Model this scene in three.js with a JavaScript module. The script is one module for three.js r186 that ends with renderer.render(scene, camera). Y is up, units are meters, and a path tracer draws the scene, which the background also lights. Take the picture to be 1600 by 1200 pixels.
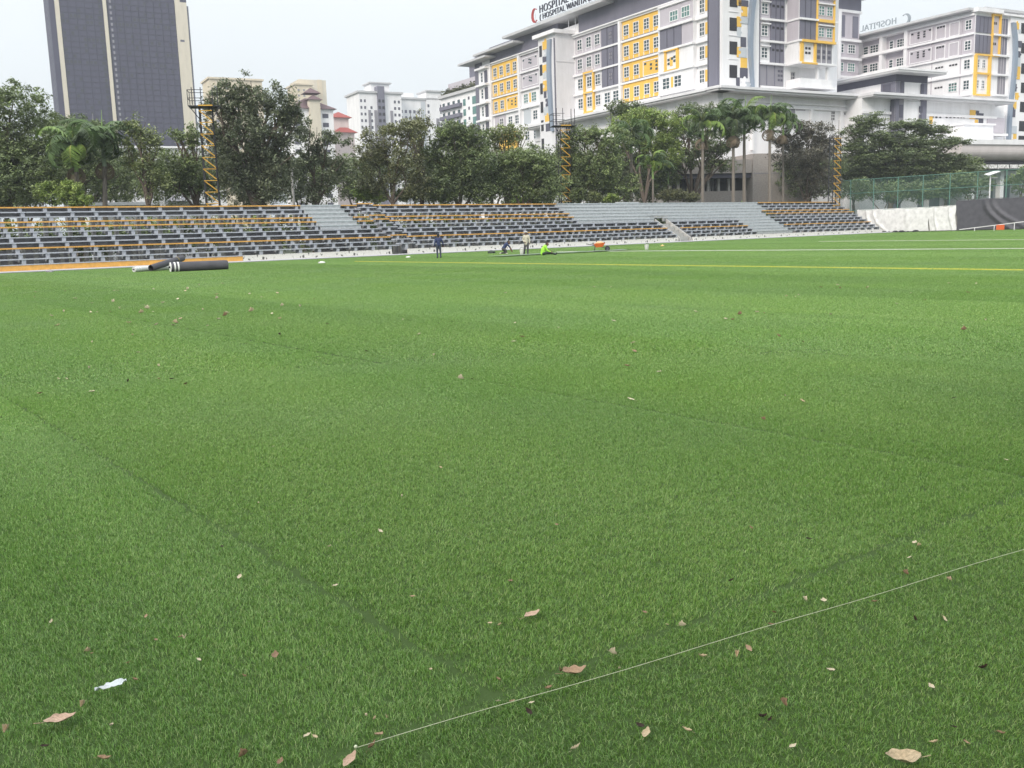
import * as THREE from 'three';
import { mergeGeometries, mergeVertices } from 'three/addons/utils/BufferGeometryUtils.js';
import { MarchingCubes } from 'three/addons/objects/MarchingCubes.js';
import { ImprovedNoise } from 'three/addons/math/ImprovedNoise.js';
import { FontLoader } from 'three/addons/loaders/FontLoader.js';
import { TextGeometry } from 'three/addons/geometries/TextGeometry.js';

// ---------------------------------------------------------------- camera, sky, sun, exposure
const scene = new THREE.Scene();
const EYE = 1.7, FOCAL = 1510, HORIZON_SLOPE = 0.031, HORIZON_Y = 388;
const ROLL = Math.atan(HORIZON_SLOPE);
const PITCH = Math.atan((600 - (HORIZON_Y - HORIZON_SLOPE * 800)) * Math.cos(ROLL) / FOCAL);
const camera = new THREE.PerspectiveCamera(2 * Math.atan(600 / FOCAL) * 180 / Math.PI, 4 / 3, 0.1, 6000);
camera.rotation.order = 'YXZ';
camera.position.set(0, EYE, 0);
camera.rotation.set(-PITCH, 0, -ROLL);
camera.updateMatrixWorld(true);

const renderer = new THREE.WebGLRenderer({ antialias: true });
renderer.toneMapping = THREE.LinearToneMapping;
renderer.toneMappingExposure = 1.68;
renderer.shadowMap.enabled = true;

const noise = new ImprovedNoise();
function rng(seed) { let a = (seed * 2654435761) >>> 0 || 1; return () => { a = (a + 0x6D2B79F5) >>> 0; let t = a; t = Math.imul(t ^ (t >>> 15), t | 1); t ^= t + Math.imul(t ^ (t >>> 7), t | 61); return ((t ^ (t >>> 14)) >>> 0) / 4294967296; }; }
function fbm(x, y, z, o = 4) { let s = 0, a = 0.5; for (let i = 0; i < o; i++) { s += a * noise.noise(x, y, z); x *= 2.03; y *= 2.03; z *= 2.03; a *= 0.5; } return s; }

{ // overcast sky: an even bright cloud sheet, a little brighter overhead
  const w = 512, h = 256, d = new Float32Array(w * h * 4);
  for (let j = 0; j < h; j++) for (let i = 0; i < w; i++) {
    const el = (j + 0.5) / h * Math.PI - Math.PI / 2, az = (i / w) * Math.PI * 2;
    const X = Math.cos(el) * Math.cos(az), Z = Math.cos(el) * Math.sin(az), Y = Math.sin(el);
    const up = Math.max(0, Y);
    const c = 1 + 0.06 * fbm(X * 2.2 + 5, Y * 5 + 3, Z * 2.2, 5);
    const g = 0.585 * (1 + 1.25 * Math.pow(up, 1.5)) * c, k = (j * w + i) * 4;
    d[k] = 0.93 * g; d[k + 1] = 0.985 * g; d[k + 2] = 1.02 * g; d[k + 3] = 1;
  }
  const t = new THREE.DataTexture(d, w, h, THREE.RGBAFormat, THREE.FloatType);
  t.mapping = THREE.EquirectangularReflectionMapping; t.magFilter = THREE.LinearFilter; t.minFilter = THREE.LinearFilter; t.needsUpdate = true;
  scene.background = t; scene.environment = t;
}
const sun = new THREE.DirectionalLight(0xfff4e6, 1.5);
sun.position.set(-90, 130, 70); sun.target.position.set(20, 0, -110);
sun.castShadow = true; sun.shadow.radius = 40; sun.shadow.mapSize.set(2048, 2048);
Object.assign(sun.shadow.camera, { left: -220, right: 220, top: 220, bottom: -220, near: 1, far: 700 });
scene.add(sun, sun.target);

scene.fog = new THREE.FogExp2(0xe6edf4, 0.0003);

// ---------------------------------------------------------------- helpers
const R = a => a * Math.PI / 180;
function ray(px, py) { return new THREE.Vector3((px - 800) / FOCAL, -(py - 600) / FOCAL, -1).applyQuaternion(camera.quaternion); }
function ground(px, py, h = 0) { const r = ray(px, py), t = (h - EYE) / r.y; return new THREE.Vector3(r.x * t, h, r.z * t); }
function at(px, py, depth) { const r = ray(px, py); return r.multiplyScalar(depth / -r.z).add(new THREE.Vector3(0, EYE, 0)); }
const taken = new Map();
function numbered(n) { const k = taken.get(n) || 0; taken.set(n, k + 1); return k ? n + '_' + String(k).padStart(3, '0') : n; }
function shade(o) { o.traverse(m => { if (m.isMesh) { m.castShadow = true; m.receiveShadow = true; } }); return o; }
function tag(o, label, category, group) { o.userData.label = label; o.userData.category = category; if (group) o.userData.group = group; return o; }
function thing(name, label, category, x, y, z, turn = 0, group) {
  const o = new THREE.Group(); o.name = numbered(name); o.position.set(x, y, z); o.rotation.y = turn; scene.add(o); return tag(o, label, category, group);
}
function part(parent, name, geo, mat, x = 0, y = 0, z = 0) {
  const m = new THREE.Mesh(Array.isArray(geo) ? mergeAll(geo) : geo, mat); m.name = name; m.position.set(x, y, z); parent.add(m); return m;
}
function structure(name, geo, mat, label, category) { const m = new THREE.Mesh(geo, mat); m.name = numbered(name); m.userData = { kind: 'structure', label, category }; scene.add(m); return m; }
function mergeAll(gs) {
  const keep = gs.map(g => { const q = g.index ? g.toNonIndexed() : g; for (const n of Object.keys(q.attributes)) if (!['position', 'normal', 'uv'].includes(n)) q.deleteAttribute(n); return q; });
  return mergeGeometries(keep);
}
function metreUV(g) { // uv in metres from the dominant axis of each face
  const q = g.index ? g.toNonIndexed() : g; const p = q.attributes.position, n = q.attributes.normal, uv = new Float32Array(p.count * 2);
  for (let i = 0; i < p.count; i++) {
    const ax = Math.abs(n.getX(i)), ay = Math.abs(n.getY(i)), az = Math.abs(n.getZ(i));
    const x = p.getX(i), y = p.getY(i), z = p.getZ(i);
    if (ay > ax && ay > az) { uv[2 * i] = x; uv[2 * i + 1] = z; } else if (ax > az) { uv[2 * i] = z; uv[2 * i + 1] = y; } else { uv[2 * i] = x; uv[2 * i + 1] = y; }
  }
  q.setAttribute('uv', new THREE.BufferAttribute(uv, 2)); return q;
}
const box = (x0, x1, y0, y1, z0, z1) => metreUV(new THREE.BoxGeometry(Math.abs(x1 - x0), Math.abs(y1 - y0), Math.abs(z1 - z0)).translate((x0 + x1) / 2, (y0 + y1) / 2, (z0 + z1) / 2));
const V = (x, y, z) => new THREE.Vector3(x, y, z);
function rod(a, b, ra, rb = ra, n = 6) { // tapered bar from a to b
  const d = new THREE.Vector3().subVectors(b, a), l = d.length();
  const g = new THREE.CylinderGeometry(rb, ra, l, n, 1); g.translate(0, l / 2, 0);
  g.applyQuaternion(new THREE.Quaternion().setFromUnitVectors(V(0, 1, 0), d.normalize())); return g.translate(a.x, a.y, a.z);
}
function bar(a, b, w) { const d = new THREE.Vector3().subVectors(b, a), l = d.length(); const g = new THREE.BoxGeometry(w, l, w); g.translate(0, l / 2, 0); g.applyQuaternion(new THREE.Quaternion().setFromUnitVectors(V(0, 1, 0), d.normalize())); return g.translate(a.x, a.y, a.z); }

// grain textures: value noise that only varies the tone of a surface
function grainTexture(size, lo, hi, fn, metres) {
  const d = new Uint8Array(size * size * 4);
  for (let j = 0; j < size; j++) for (let i = 0; i < size; i++) {
    const v = Math.max(0, Math.min(1, fn(i / size, j / size))), c = Math.round(255 * (lo + (hi - lo) * v)), k = (j * size + i) * 4; d[k] = d[k + 1] = d[k + 2] = c; d[k + 3] = 255;
  }
  const t = new THREE.DataTexture(d, size, size, THREE.RGBAFormat); t.colorSpace = THREE.SRGBColorSpace; t.magFilter = THREE.LinearFilter; t.minFilter = THREE.LinearMipmapLinearFilter; t.generateMipmaps = true;
  t.wrapS = t.wrapT = THREE.MirroredRepeatWrapping; t.repeat.set(1 / metres, 1 / metres); t.needsUpdate = true; return t;
}
const wallGrain = grainTexture(512, 0.93, 1, (u, v) => 0.72 + 0.9 * fbm(u * 9, v * 2.2, 1.5, 4) + 0.5 * fbm(u * 40, v * 6, 7, 3), 17);
const concreteGrain = grainTexture(512, 0.82, 1, (u, v) => 0.7 + 0.8 * fbm(u * 12, v * 12, 3, 5) + 0.5 * fbm(u * 60, v * 60, 9, 3), 3.1);
const stainGrain = grainTexture(512, 0.12, 1, (u, v) => { const a = fbm(u * 14, v * 10, 12, 5); return a > 0.27 ? 0.3 : a > 0.2 ? 0.7 : 0.93 + 0.2 * fbm(u * 70, v * 70, 2, 2); }, 4.3);
const clothGrain = grainTexture(256, 0.8, 1, (u, v) => 0.75 + 0.9 * fbm(u * 8, v * 8, 21, 4), 5);
const paint = (hex, rough = 0.8, map = wallGrain) => new THREE.MeshStandardMaterial({ color: hex, roughness: rough, map });
const plain = (hex, rough = 0.7, metal = 0) => new THREE.MeshStandardMaterial({ color: hex, roughness: rough, metalness: metal });
const MAT = {
  white: paint(0xf0eff1), offwhite: paint(0xe4e3e6), lilac: paint(0xc2bcc4), slate: paint(0x777684), slateDark: paint(0x5b5b69), yellow: paint(0xf1c35c, 0.75),
  soffit: paint(0xc4c4c6), band: plain(0x8c98a8, 0.6), puzzleGrey: plain(0xc3c8ce), glass: new THREE.MeshStandardMaterial({ color: 0x37494f, roughness: 0.12 }), glassGreen: new THREE.MeshStandardMaterial({ color: 0x5d837f, roughness: 0.12 }),
  dark: plain(0x2e2d33, 0.6), louvre: plain(0x8d8b93, 0.7), cream: paint(0xd8cfbd), beige: paint(0xdccfb8), brownRoof: plain(0x6a5558, 0.8), redRoof: plain(0x9c4f49, 0.8),
  concrete: paint(0xb6b4b1, 0.9, concreteGrain), standGrey: paint(0xb9bcc4, 0.85, concreteGrain), stepGrey: paint(0xbfc2c4, 0.8, concreteGrain), orange: paint(0xe2aa55, 0.7, concreteGrain), stained: paint(0xe2dfd8, 0.9, stainGrain), riser: paint(0xa3a1a7, 0.9, concreteGrain),
  stepEdge: paint(0xcfd6da, 0.8, concreteGrain), steel: plain(0x2e3034, 0.6), ladder: plain(0xd0a23e, 0.6), greenSteel: plain(0x5e8478, 0.6), towerBlue: paint(0x3d3a52, 0.7), towerRib: paint(0x353249, 0.7), towerDark: plain(0x2a2a33, 0.4),
};
const LOG = console.log;
// ---------------------------------------------------------------- ground and artificial turf
// p runs away from the camera along the turf strips, q across them, parallel with the grandstand
const TURF = R(-37), PU = [Math.sin(TURF), -Math.cos(TURF)], QU = [Math.cos(TURF), Math.sin(TURF)];
const fromPQ = (p, q) => [p * PU[0] + q * QU[0], p * PU[1] + q * QU[1]];
const toPQ = (x, z) => [x * PU[0] + z * PU[1], x * QU[0] + z * QU[1]];
const STAND_AZ = R(50), SD = [Math.sin(STAND_AZ), -Math.cos(STAND_AZ)], SN = [-Math.cos(STAND_AZ), -Math.sin(STAND_AZ)]; // along the stand, and back into it
const SA = [-35.1, -67.2];
const standXZ = (s, d) => [SA[0] + s * SD[0] + d * SN[0], SA[1] + s * SD[1] + d * SN[1]];
const behindStand = (x, z) => (x - SA[0]) * SN[0] + (z - SA[1]) * SN[1];
{
  const g = new THREE.PlaneGeometry(6000, 6000, 1, 1).rotateX(-Math.PI / 2).translate(0, -0.03, 0);
  structure('ground', metreUV(g), new THREE.MeshStandardMaterial({ color: 0x4b5140, roughness: 1, map: concreteGrain }), 'earth and rough grass beyond the sports field', 'ground');
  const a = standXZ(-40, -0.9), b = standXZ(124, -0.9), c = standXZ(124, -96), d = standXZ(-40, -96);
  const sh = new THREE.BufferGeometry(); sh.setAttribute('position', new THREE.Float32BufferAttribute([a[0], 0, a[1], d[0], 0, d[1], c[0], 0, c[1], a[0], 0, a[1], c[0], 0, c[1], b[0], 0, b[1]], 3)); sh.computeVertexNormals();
  // green woven backing of the rolls
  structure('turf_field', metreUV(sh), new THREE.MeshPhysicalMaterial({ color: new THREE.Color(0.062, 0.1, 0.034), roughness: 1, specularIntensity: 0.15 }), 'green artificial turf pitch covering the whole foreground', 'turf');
}
function bladeCluster(radius, count, width, height, seed, spread) {
  const r = rng(seed), P = [], C = [], I = [], N = [];
  for (let i = 0; i < count; i++) {
    const a = r() * 6.283, rr = radius * Math.sqrt(r()), x = Math.cos(a) * rr, z = Math.sin(a) * rr, yaw = r() * 6.283, w = width * (0.7 + 0.6 * r()) / 2, h = height * (0.25 + 0.95 * r());
    const la = r() * 6.283, lean = spread * (0.2 + 1.1 * r()), lx = Math.cos(la) * lean * h, lz = Math.sin(la) * lean * h;
    const cx = Math.cos(yaw) * w, cz = Math.sin(yaw) * w, k = P.length / 3;
    P.push(x - cx, 0, z - cz, x + cx, 0, z + cz, x - cx * 0.8 + lx * 0.35, h * 0.6, z - cz * 0.8 + lz * 0.35, x + cx * 0.8 + lx * 0.35, h * 0.6, z + cz * 0.8 + lz * 0.35, x + lx, h * (1 - 0.25 * lean), z + lz);
    I.push(k, k + 1, k + 3, k, k + 3, k + 2, k + 2, k + 3, k + 4);
    const t = r(), pale = t > 0.8, v = 0.85 + 0.3 * r(), col = pale ? [0.335, 0.455, 0.15] : t > 0.38 ? [0.19, 0.36, 0.068] : [0.104, 0.225, 0.039];
    for (let j = 0; j < 5; j++) C.push(col[0] * v, col[1] * v, col[2] * v);
  }
  const g = new THREE.BufferGeometry(); g.setAttribute('position', new THREE.Float32BufferAttribute(P, 3)); g.setAttribute('color', new THREE.Float32BufferAttribute(C, 3)); g.setIndex(I); g.computeVertexNormals(); return g;
}
const bladeMat = new THREE.MeshPhysicalMaterial({ vertexColors: true, roughness: 0.42, ior: 1.55, side: THREE.DoubleSide });
const SEAMS = []; for (let k = -12; k < 32; k++) SEAMS.push(1.95 + 4.45 * k);
const CROSS = 2.74;
function grassZone(name, label, r0, r1, step, radius, count, width, height, variants, seed, band) {
  const r = rng(seed), items = Array.from({ length: variants }, () => []);
  const tanMax = 0.62;
  const lim = Math.ceil(r1 * 1.35 / step);
  for (let i = -lim; i <= lim; i++) for (let j = -lim; j <= lim; j++) {
    let p = (i + (r() - 0.5) * 0.65) * step, q = (j + (r() - 0.5) * 0.65) * step; const rnd = r(), rnd2 = r(), rnd3 = r();
    let [x, z] = fromPQ(p, q); if (z > -2.0) continue;
    const dist = Math.hypot(x, z) + (rnd - 0.5) * Math.min(6, r0 * 0.35); if (dist < r0 || dist >= r1) continue;
    if (Math.abs(x) > -z * tanMax + 1.2) continue;
    const bs = behindStand(x, z); if (bs > -0.9 - radius) continue;
    // the seams between the strips stay open
    const gapN = noise.noise(p * 0.55, q * 0.31, 4.4), gap = Math.min(radius, 0.1) * 0.98 + Math.max(0, 0.002 + 0.012 * gapN);
    let near = 9; for (const s of SEAMS) near = Math.min(near, Math.abs(q - s)); if (band ? near > 0.26 : radius > 0.1 && near < 0.22 && dist < 46) continue;
    if (p > CROSS) for (const s of SEAMS) if (Math.abs(q - s) < gap) q = s + (q < s ? -gap : gap);
    const gap2 = Math.min(radius, 0.1) * 0.97 + Math.max(0.0, 0.002 + 0.012 * noise.noise(q * 0.7, 3.3, 8.1)); if (Math.abs(p - CROSS) < gap2) p = CROSS + (p < CROSS ? -gap2 : gap2);
    [x, z] = fromPQ(p, q);
    const strip = p < CROSS ? -99 : Math.floor((q - SEAMS[0]) / 4.45);
    items[Math.floor(rnd2 * variants) % variants].push([x, z, rnd3 * 6.283, p, q, strip]);
  }
  items.forEach((list, v) => {
    const im = new THREE.InstancedMesh(bladeCluster(radius, count, width, height, seed * 31 + v, 0.8), bladeMat, list.length), m = new THREE.Matrix4(), c = new THREE.Color();
    list.forEach(([x, z, yaw, p, q, strip], i) => {
      const n1 = fbm(p * 0.35, q * 0.35, 2.7, 4), n2 = fbm(p * 0.06 + 9, q * 0.5, strip * 3.1, 3), st = ((strip * 37) % 7) / 7 - 0.4;
      const brush = strip === -99 ? 0.25 : -0.15 * Math.exp(-Math.pow((q - 1.5) / 0.3, 2)) - 0.12 * Math.exp(-Math.pow((q - 0.2) / 0.35, 2)); const kx = 0.5 * n2, kz = 0.42 * n1 + 0.3 * st + 1.3 * brush; const s = 0.92 + 0.35 * n1 + (strip === -99 ? -0.06 : 0); const c0 = Math.cos(yaw), s0 = Math.sin(yaw), sy = Math.max(0.6, s); m.set(c0, kx * sy, s0, x, 0, sy, 0, 0, -s0, kz * sy, c0, z, 0, 0, 0, 1); im.setMatrixAt(i, m);
      const b = 1 + 0.26 * n1 + 0.2 * n2; c.setRGB(b * (1 + 0.1 * n2), b, b * (1 - 0.1 * n1)); im.setColorAt(i, c);
    });
    im.name = numbered(name); im.userData = { kind: 'stuff', label, category: 'grass' }; scene.add(im);
  });
}
grassZone('near_turf_blades', 'short green plastic grass blades in the foreground', 0, 13, 0.085, 0.075, 250, 0.0018, 0.0245, 4, 11);
grassZone('middle_turf_blades', 'short green plastic grass blades in the middle of the pitch', 10.5, 42, 0.24, 0.21, 680, 0.0052, 0.025, 3, 12);
grassZone('seam_turf_blades', 'short green plastic grass blades along the joints of the turf strips', 10.5, 46, 0.10, 0.075, 120, 0.004, 0.025, 2, 14, true);
grassZone('far_turf_blades', 'short green plastic grass blades at the far side of the pitch', 36, 150, 0.7, 0.58, 2000, 0.013, 0.027, 2, 13);
function lineStrip(name, label, a, b, w, rgb, seed) { // coloured blades tufted in a line
  const r = rng(seed), P = [], I = [], d = [b[0] - a[0], b[1] - a[1]], L = Math.hypot(...d), n = [-d[1] / L, d[0] / L], count = Math.round(L * w * 3000);
  for (let i = 0; i < count; i++) {
    const t = r(), o = (r() - 0.5) * w, x = a[0] + d[0] * t + n[0] * o, z = a[1] + d[1] * t + n[1] * o, h = 0.042 + 0.016 * r(), yaw = r() * 6.28, ww = 0.013, k = P.length / 3, lx = (r() - 0.5) * 0.03, lz = (r() - 0.5) * 0.03;
    P.push(x - Math.cos(yaw) * ww, 0, z - Math.sin(yaw) * ww, x + Math.cos(yaw) * ww, 0, z + Math.sin(yaw) * ww, x + lx, h, z + lz); I.push(k, k + 1, k + 2);
  }
  const g = new THREE.BufferGeometry(); g.setAttribute('position', new THREE.Float32BufferAttribute(P, 3)); g.setIndex(I); g.computeVertexNormals();
  structure(name, g, new THREE.MeshStandardMaterial({ color: new THREE.Color(...rgb), roughness: 0.7, side: THREE.DoubleSide }), label, 'line');
}
const gp = (px, py) => { const v = ground(px, py); return [v.x, v.z]; };
lineStrip('yellow_line', 'yellow pitch marking line running from the workers to the right edge', gp(555, 409), gp(1680, 424.2), 0.12, [0.66, 0.64, 0.12], 41);
lineStrip('white_line', 'white pitch marking line right of the orange wheelbarrow', gp(870, 393.6), gp(1680, 388.6), 0.2, [0.75, 0.77, 0.7], 42);
lineStrip('faint_white_line', 'fainter white pitch line closest to the grandstand end', gp(1280, 377.6), gp(1680, 374.5), 0.2, [0.6, 0.64, 0.52], 43);
LOG('turf done');

// ---------------------------------------------------------------- grandstand
{
  const g = thing('grandstand', 'long grey concrete grandstand with orange edged bench rows behind the pitch', 'grandstand', SA[0], 0, SA[1], Math.PI / 2 - STAND_AZ);
  // local x along the stand, local -z back into it
  const RUN = 0.7, D0 = 0.4, ROWS = 11, H0 = 0.92, RISE = 0.385;
  const rowD = k => D0 + RUN * (ROWS - 1 - k), rowH = k => H0 + RISE * (ROWS - 1 - k);
  const S0 = -16.4, S1 = 117.2, BAY = 1.8;
  const orangeRow = k => k === 0 || k === 3 || k === 4 || k === 8;
  const solid = (k, s) => (k <= 5 && s > 27.3 && s < 31.5) || (k <= 5 && s > 59.4 && s < (k < 3 ? 97.2 : 95.2)) || (k > 5 && s > 87.4 && s < 95.2);
  const aisle = s => s > 33.3 && s < 35.1;
  const stair = (k, s) => k >= 5 && s > 71.9 && s < 74.2;
  const bays = []; for (let s = S0; s < S1 - 0.1; s += BAY) bays.push(s);
  const cuts = [27.3, 31.5, 33.3, 35.1, 59.4, 71.9, 74.2, 87.4, 95.2, 97.2];
  const shapes = new Map(); const plankGeo = (l, h, d) => { const k = l.toFixed(2) + '_' + h + '_' + d; if (!shapes.has(k)) shapes.set(k, box(0, l, -h, 0, -d, 0)); return shapes.get(k); };
  for (let k = 0; k < ROWS; k++) {
    const edges = [S0]; for (let s = S0 + BAY * 3; s < S1; s += BAY * 3) edges.push(s); edges.push(S1); for (const c of cuts) edges.push(c); edges.sort((a, b) => a - b);
    for (let i = 0; i + 1 < edges.length; i++) {
      const a = edges[i], b = edges[i + 1], mid = (a + b) / 2; if (b - a < 0.12) continue; if (stair(k, mid)) continue;
      const y = rowH(k) + (aisle(mid) ? 0.15 : 0), z = -rowD(k) + RUN * 0.0, l = b - a - 0.012;
      if (solid(k, mid)) { part(g, 'step_slab', plankGeo(l, 0.37, 0.72), MAT.stepGrey, a, y, z); part(g, 'step_nosing', plankGeo(l, 0.055, 0.09), MAT.stepEdge, a, y + 0.012, z + 0.085); continue; }
      part(g, 'bench_plank', plankGeo(l, 0.085, 0.6), MAT.standGrey, a, y, z);
      if (orangeRow(k)) part(g, 'orange_nosing', plankGeo(l, 0.1, 0.03), MAT.orange, a, y + 0.006, z + 0.026);
      if (k === 0 || k === 1 || k === 6 || k === 7) part(g, 'riser_panel', plankGeo(l, 0.30, 0.05), MAT.riser, a, y - 0.088, z - 0.62);
    }
  }
  // stepped rakers under the planks
  const rk = k0 => { const gs = []; for (let k = k0; k < ROWS; k++) gs.push(box(-0.14, 0.14, rowH(k) - RISE - 0.25, rowH(k) - 0.087, -rowD(k) - RUN - 0.02, -rowD(k) - 0.05)); return mergeAll(gs); };
  const full = rk(0), low = rk(6);
  const pillar = box(-0.14, 0.14, 0, rowH(0) - 0.5, -rowD(0) - 0.65, -rowD(0) - 0.3), pillarMid = box(-0.14, 0.14, 0, rowH(5) - 0.5, -rowD(5) - 0.5, -rowD(5) - 0.2);
  for (const s of bays) {
    if (stair(7, s + 0.01)) continue; const inTop = solid(0, s), inLow = solid(8, s);
    if (inTop && inLow) continue;
    const geo = inTop ? low : full;
    part(g, 'raker_beam', geo, MAT.standGrey, s + 0.14, aisle(s + 0.2) ? 0.14 : 0, 0);
    if (!inTop) part(g, 'rear_column', pillar, MAT.concrete, s + 0.14, 0, 0);
    part(g, 'middle_column', pillarMid, MAT.concrete, s + 0.14, 0, 0);
  }
  part(g, 'end_raker_beam', full, MAT.standGrey, S1 - 0.16, 0, 0);
  // front wall, painted orange on the left
  part(g, 'orange_front_wall', box(S0, 17.9, 0.02, 0.47, -0.22, 0.0), MAT.orange);
  part(g, 'orange_wall_coping', box(S0, 17.9, 0.473, 0.54, -0.24, 0.03), MAT.standGrey);
  for (const [a, b] of [[17.92, 32.2], [34.0, 52], [52.03, 71.7], [74.4, 90], [90.03, S1]]) part(g, 'stained_front_wall', box(a, b, 0.02, 0.53, -0.22, 0.0), MAT.stained);
  // concrete channel along the foot of the wall
  part(g, 'drain_kerb', box(S0, S1 + 2, 0.0, 0.10, 0.02, 0.42), MAT.offwhite);
  part(g, 'drain_channel', box(S0, S1 + 2, 0.0, 0.045, 0.43, 0.86), MAT.riser);
  // gangway with side walls through the lower rows
  for (let k = 6; k < ROWS; k++) part(g, 'gangway_step', box(72.25, 73.95, 0.0, rowH(k) - 0.30, -rowD(k) - RUN + 0.01, -rowD(k)), MAT.concrete);
  const slope = s => { const sh = new THREE.Shape(); sh.moveTo(0, 0); sh.lineTo(0.1, 0.5); sh.lineTo(rowD(5), rowH(5) - 0.1); sh.lineTo(rowD(5), 0); const e = new THREE.ExtrudeGeometry(sh, { depth: 0.16, bevelEnabled: false }); e.rotateY(Math.PI / 2); return metreUV(e.translate(s, 0, 0)); };
  part(g, 'gangway_wall', slope(72.0), MAT.concrete); part(g, 'gangway_wall', slope(74.0), MAT.concrete);
  part(g, 'gangway_lintel', box(72.2, 74.3, rowH(5) + 0.19, rowH(5) + 0.27, -rowD(5) - 0.2, -rowD(5) + 0.12), MAT.concrete);
  // dim rear wall stretches below the seating
  for (let s = S0; s < S1 - 8; s += 9.1) part(g, 'rear_wall', box(s, s + 5.2, 0, 1.5, -rowD(0) - 1.2, -rowD(0) - 1.0), MAT.riser);
  for (const [s, k] of [[69.6, 0], [71.4, 0]]) part(g, 'step_patch', box(s, s + 1.7, rowH(k), rowH(k) + 0.13, -rowD(k) - 0.6, -rowD(k)), MAT.stepGrey);
  shade(g);
}
LOG('stand done');
// ---------------------------------------------------------------- buildings
// A facade is a vertical plane through (x, z); s runs along it from left to right, h is height, local z points out of it.
class Facade {
  constructor(x, z, azimuth, out = 0) { const a = R(azimuth); this.az = a; this.d = [Math.sin(a), -Math.cos(a)]; this.n = [Math.cos(a), Math.sin(a)]; this.x = x; this.z = z; this.out = out; }
  m(px, py) { const r = ray(px, py), ox = this.x + this.n[0] * this.out, oz = this.z + this.n[1] * this.out, det = r.x * -this.d[1] + this.d[0] * r.z; const t = (ox * -this.d[1] + this.d[0] * oz) / det, s = (r.x * oz - r.z * ox) / det; return [s, r.y * t + EYE]; }
  s(px, py) { return this.m(px, py)[0]; } h(px, py) { return this.m(px, py)[1]; }
  at(out) { return new Facade(this.x, this.z, this.az * 180 / Math.PI, out); }
  group(name, label, category, group) { return thing(name, label, category, this.x, 0, this.z, Math.PI / 2 - this.az, group); }
}
const winCache = new Map();
function windowGeo(w, h, cols, rows, f = 0.16, sur = 0.12) {
  const key = [w, h, cols, rows, f, sur].join('_'); if (winCache.has(key)) return winCache.get(key);
  const gs = [box(-w / 2 - f, -w / 2, -h / 2 - f, h / 2 + f, 0, sur), box(w / 2, w / 2 + f, -h / 2 - f, h / 2 + f, 0, sur), box(-w / 2, w / 2, h / 2, h / 2 + f, 0, sur), box(-w / 2, w / 2, -h / 2 - f, -h / 2, 0, sur)];
  const t = 0.11; for (let i = 1; i < cols; i++) gs.push(box(-w / 2 + w * i / cols - t / 2, -w / 2 + w * i / cols + t / 2, -h / 2, h / 2, 0.02, 0.09));
  for (let j = 1; j < rows; j++) gs.push(box(-w / 2, w / 2, -h / 2 + h * j / rows - t / 2, -h / 2 + h * j / rows + t / 2, 0.022, 0.088));
  const res = [mergeAll(gs), box(-w / 2, w / 2, -h / 2, h / 2, 0.004, 0.04)]; winCache.set(key, res); return res;
}
function addWindow(g, s, h, z, w, hh, cols = 2, rows = 3, frame = MAT.white, pane = MAT.glass, f, sur) { const [fg, pg] = windowGeo(w, hh, cols, rows, f, sur); const m = part(g, 'window', fg, frame, s, h, z); part(m, 'pane', pg, pane); return m; }
const panelBox = (s0, s1, h0, h1, z0, z1) => box(s0, s1, h0, h1, z0, z1);

const CN = at(1124, 140, 178);
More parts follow.
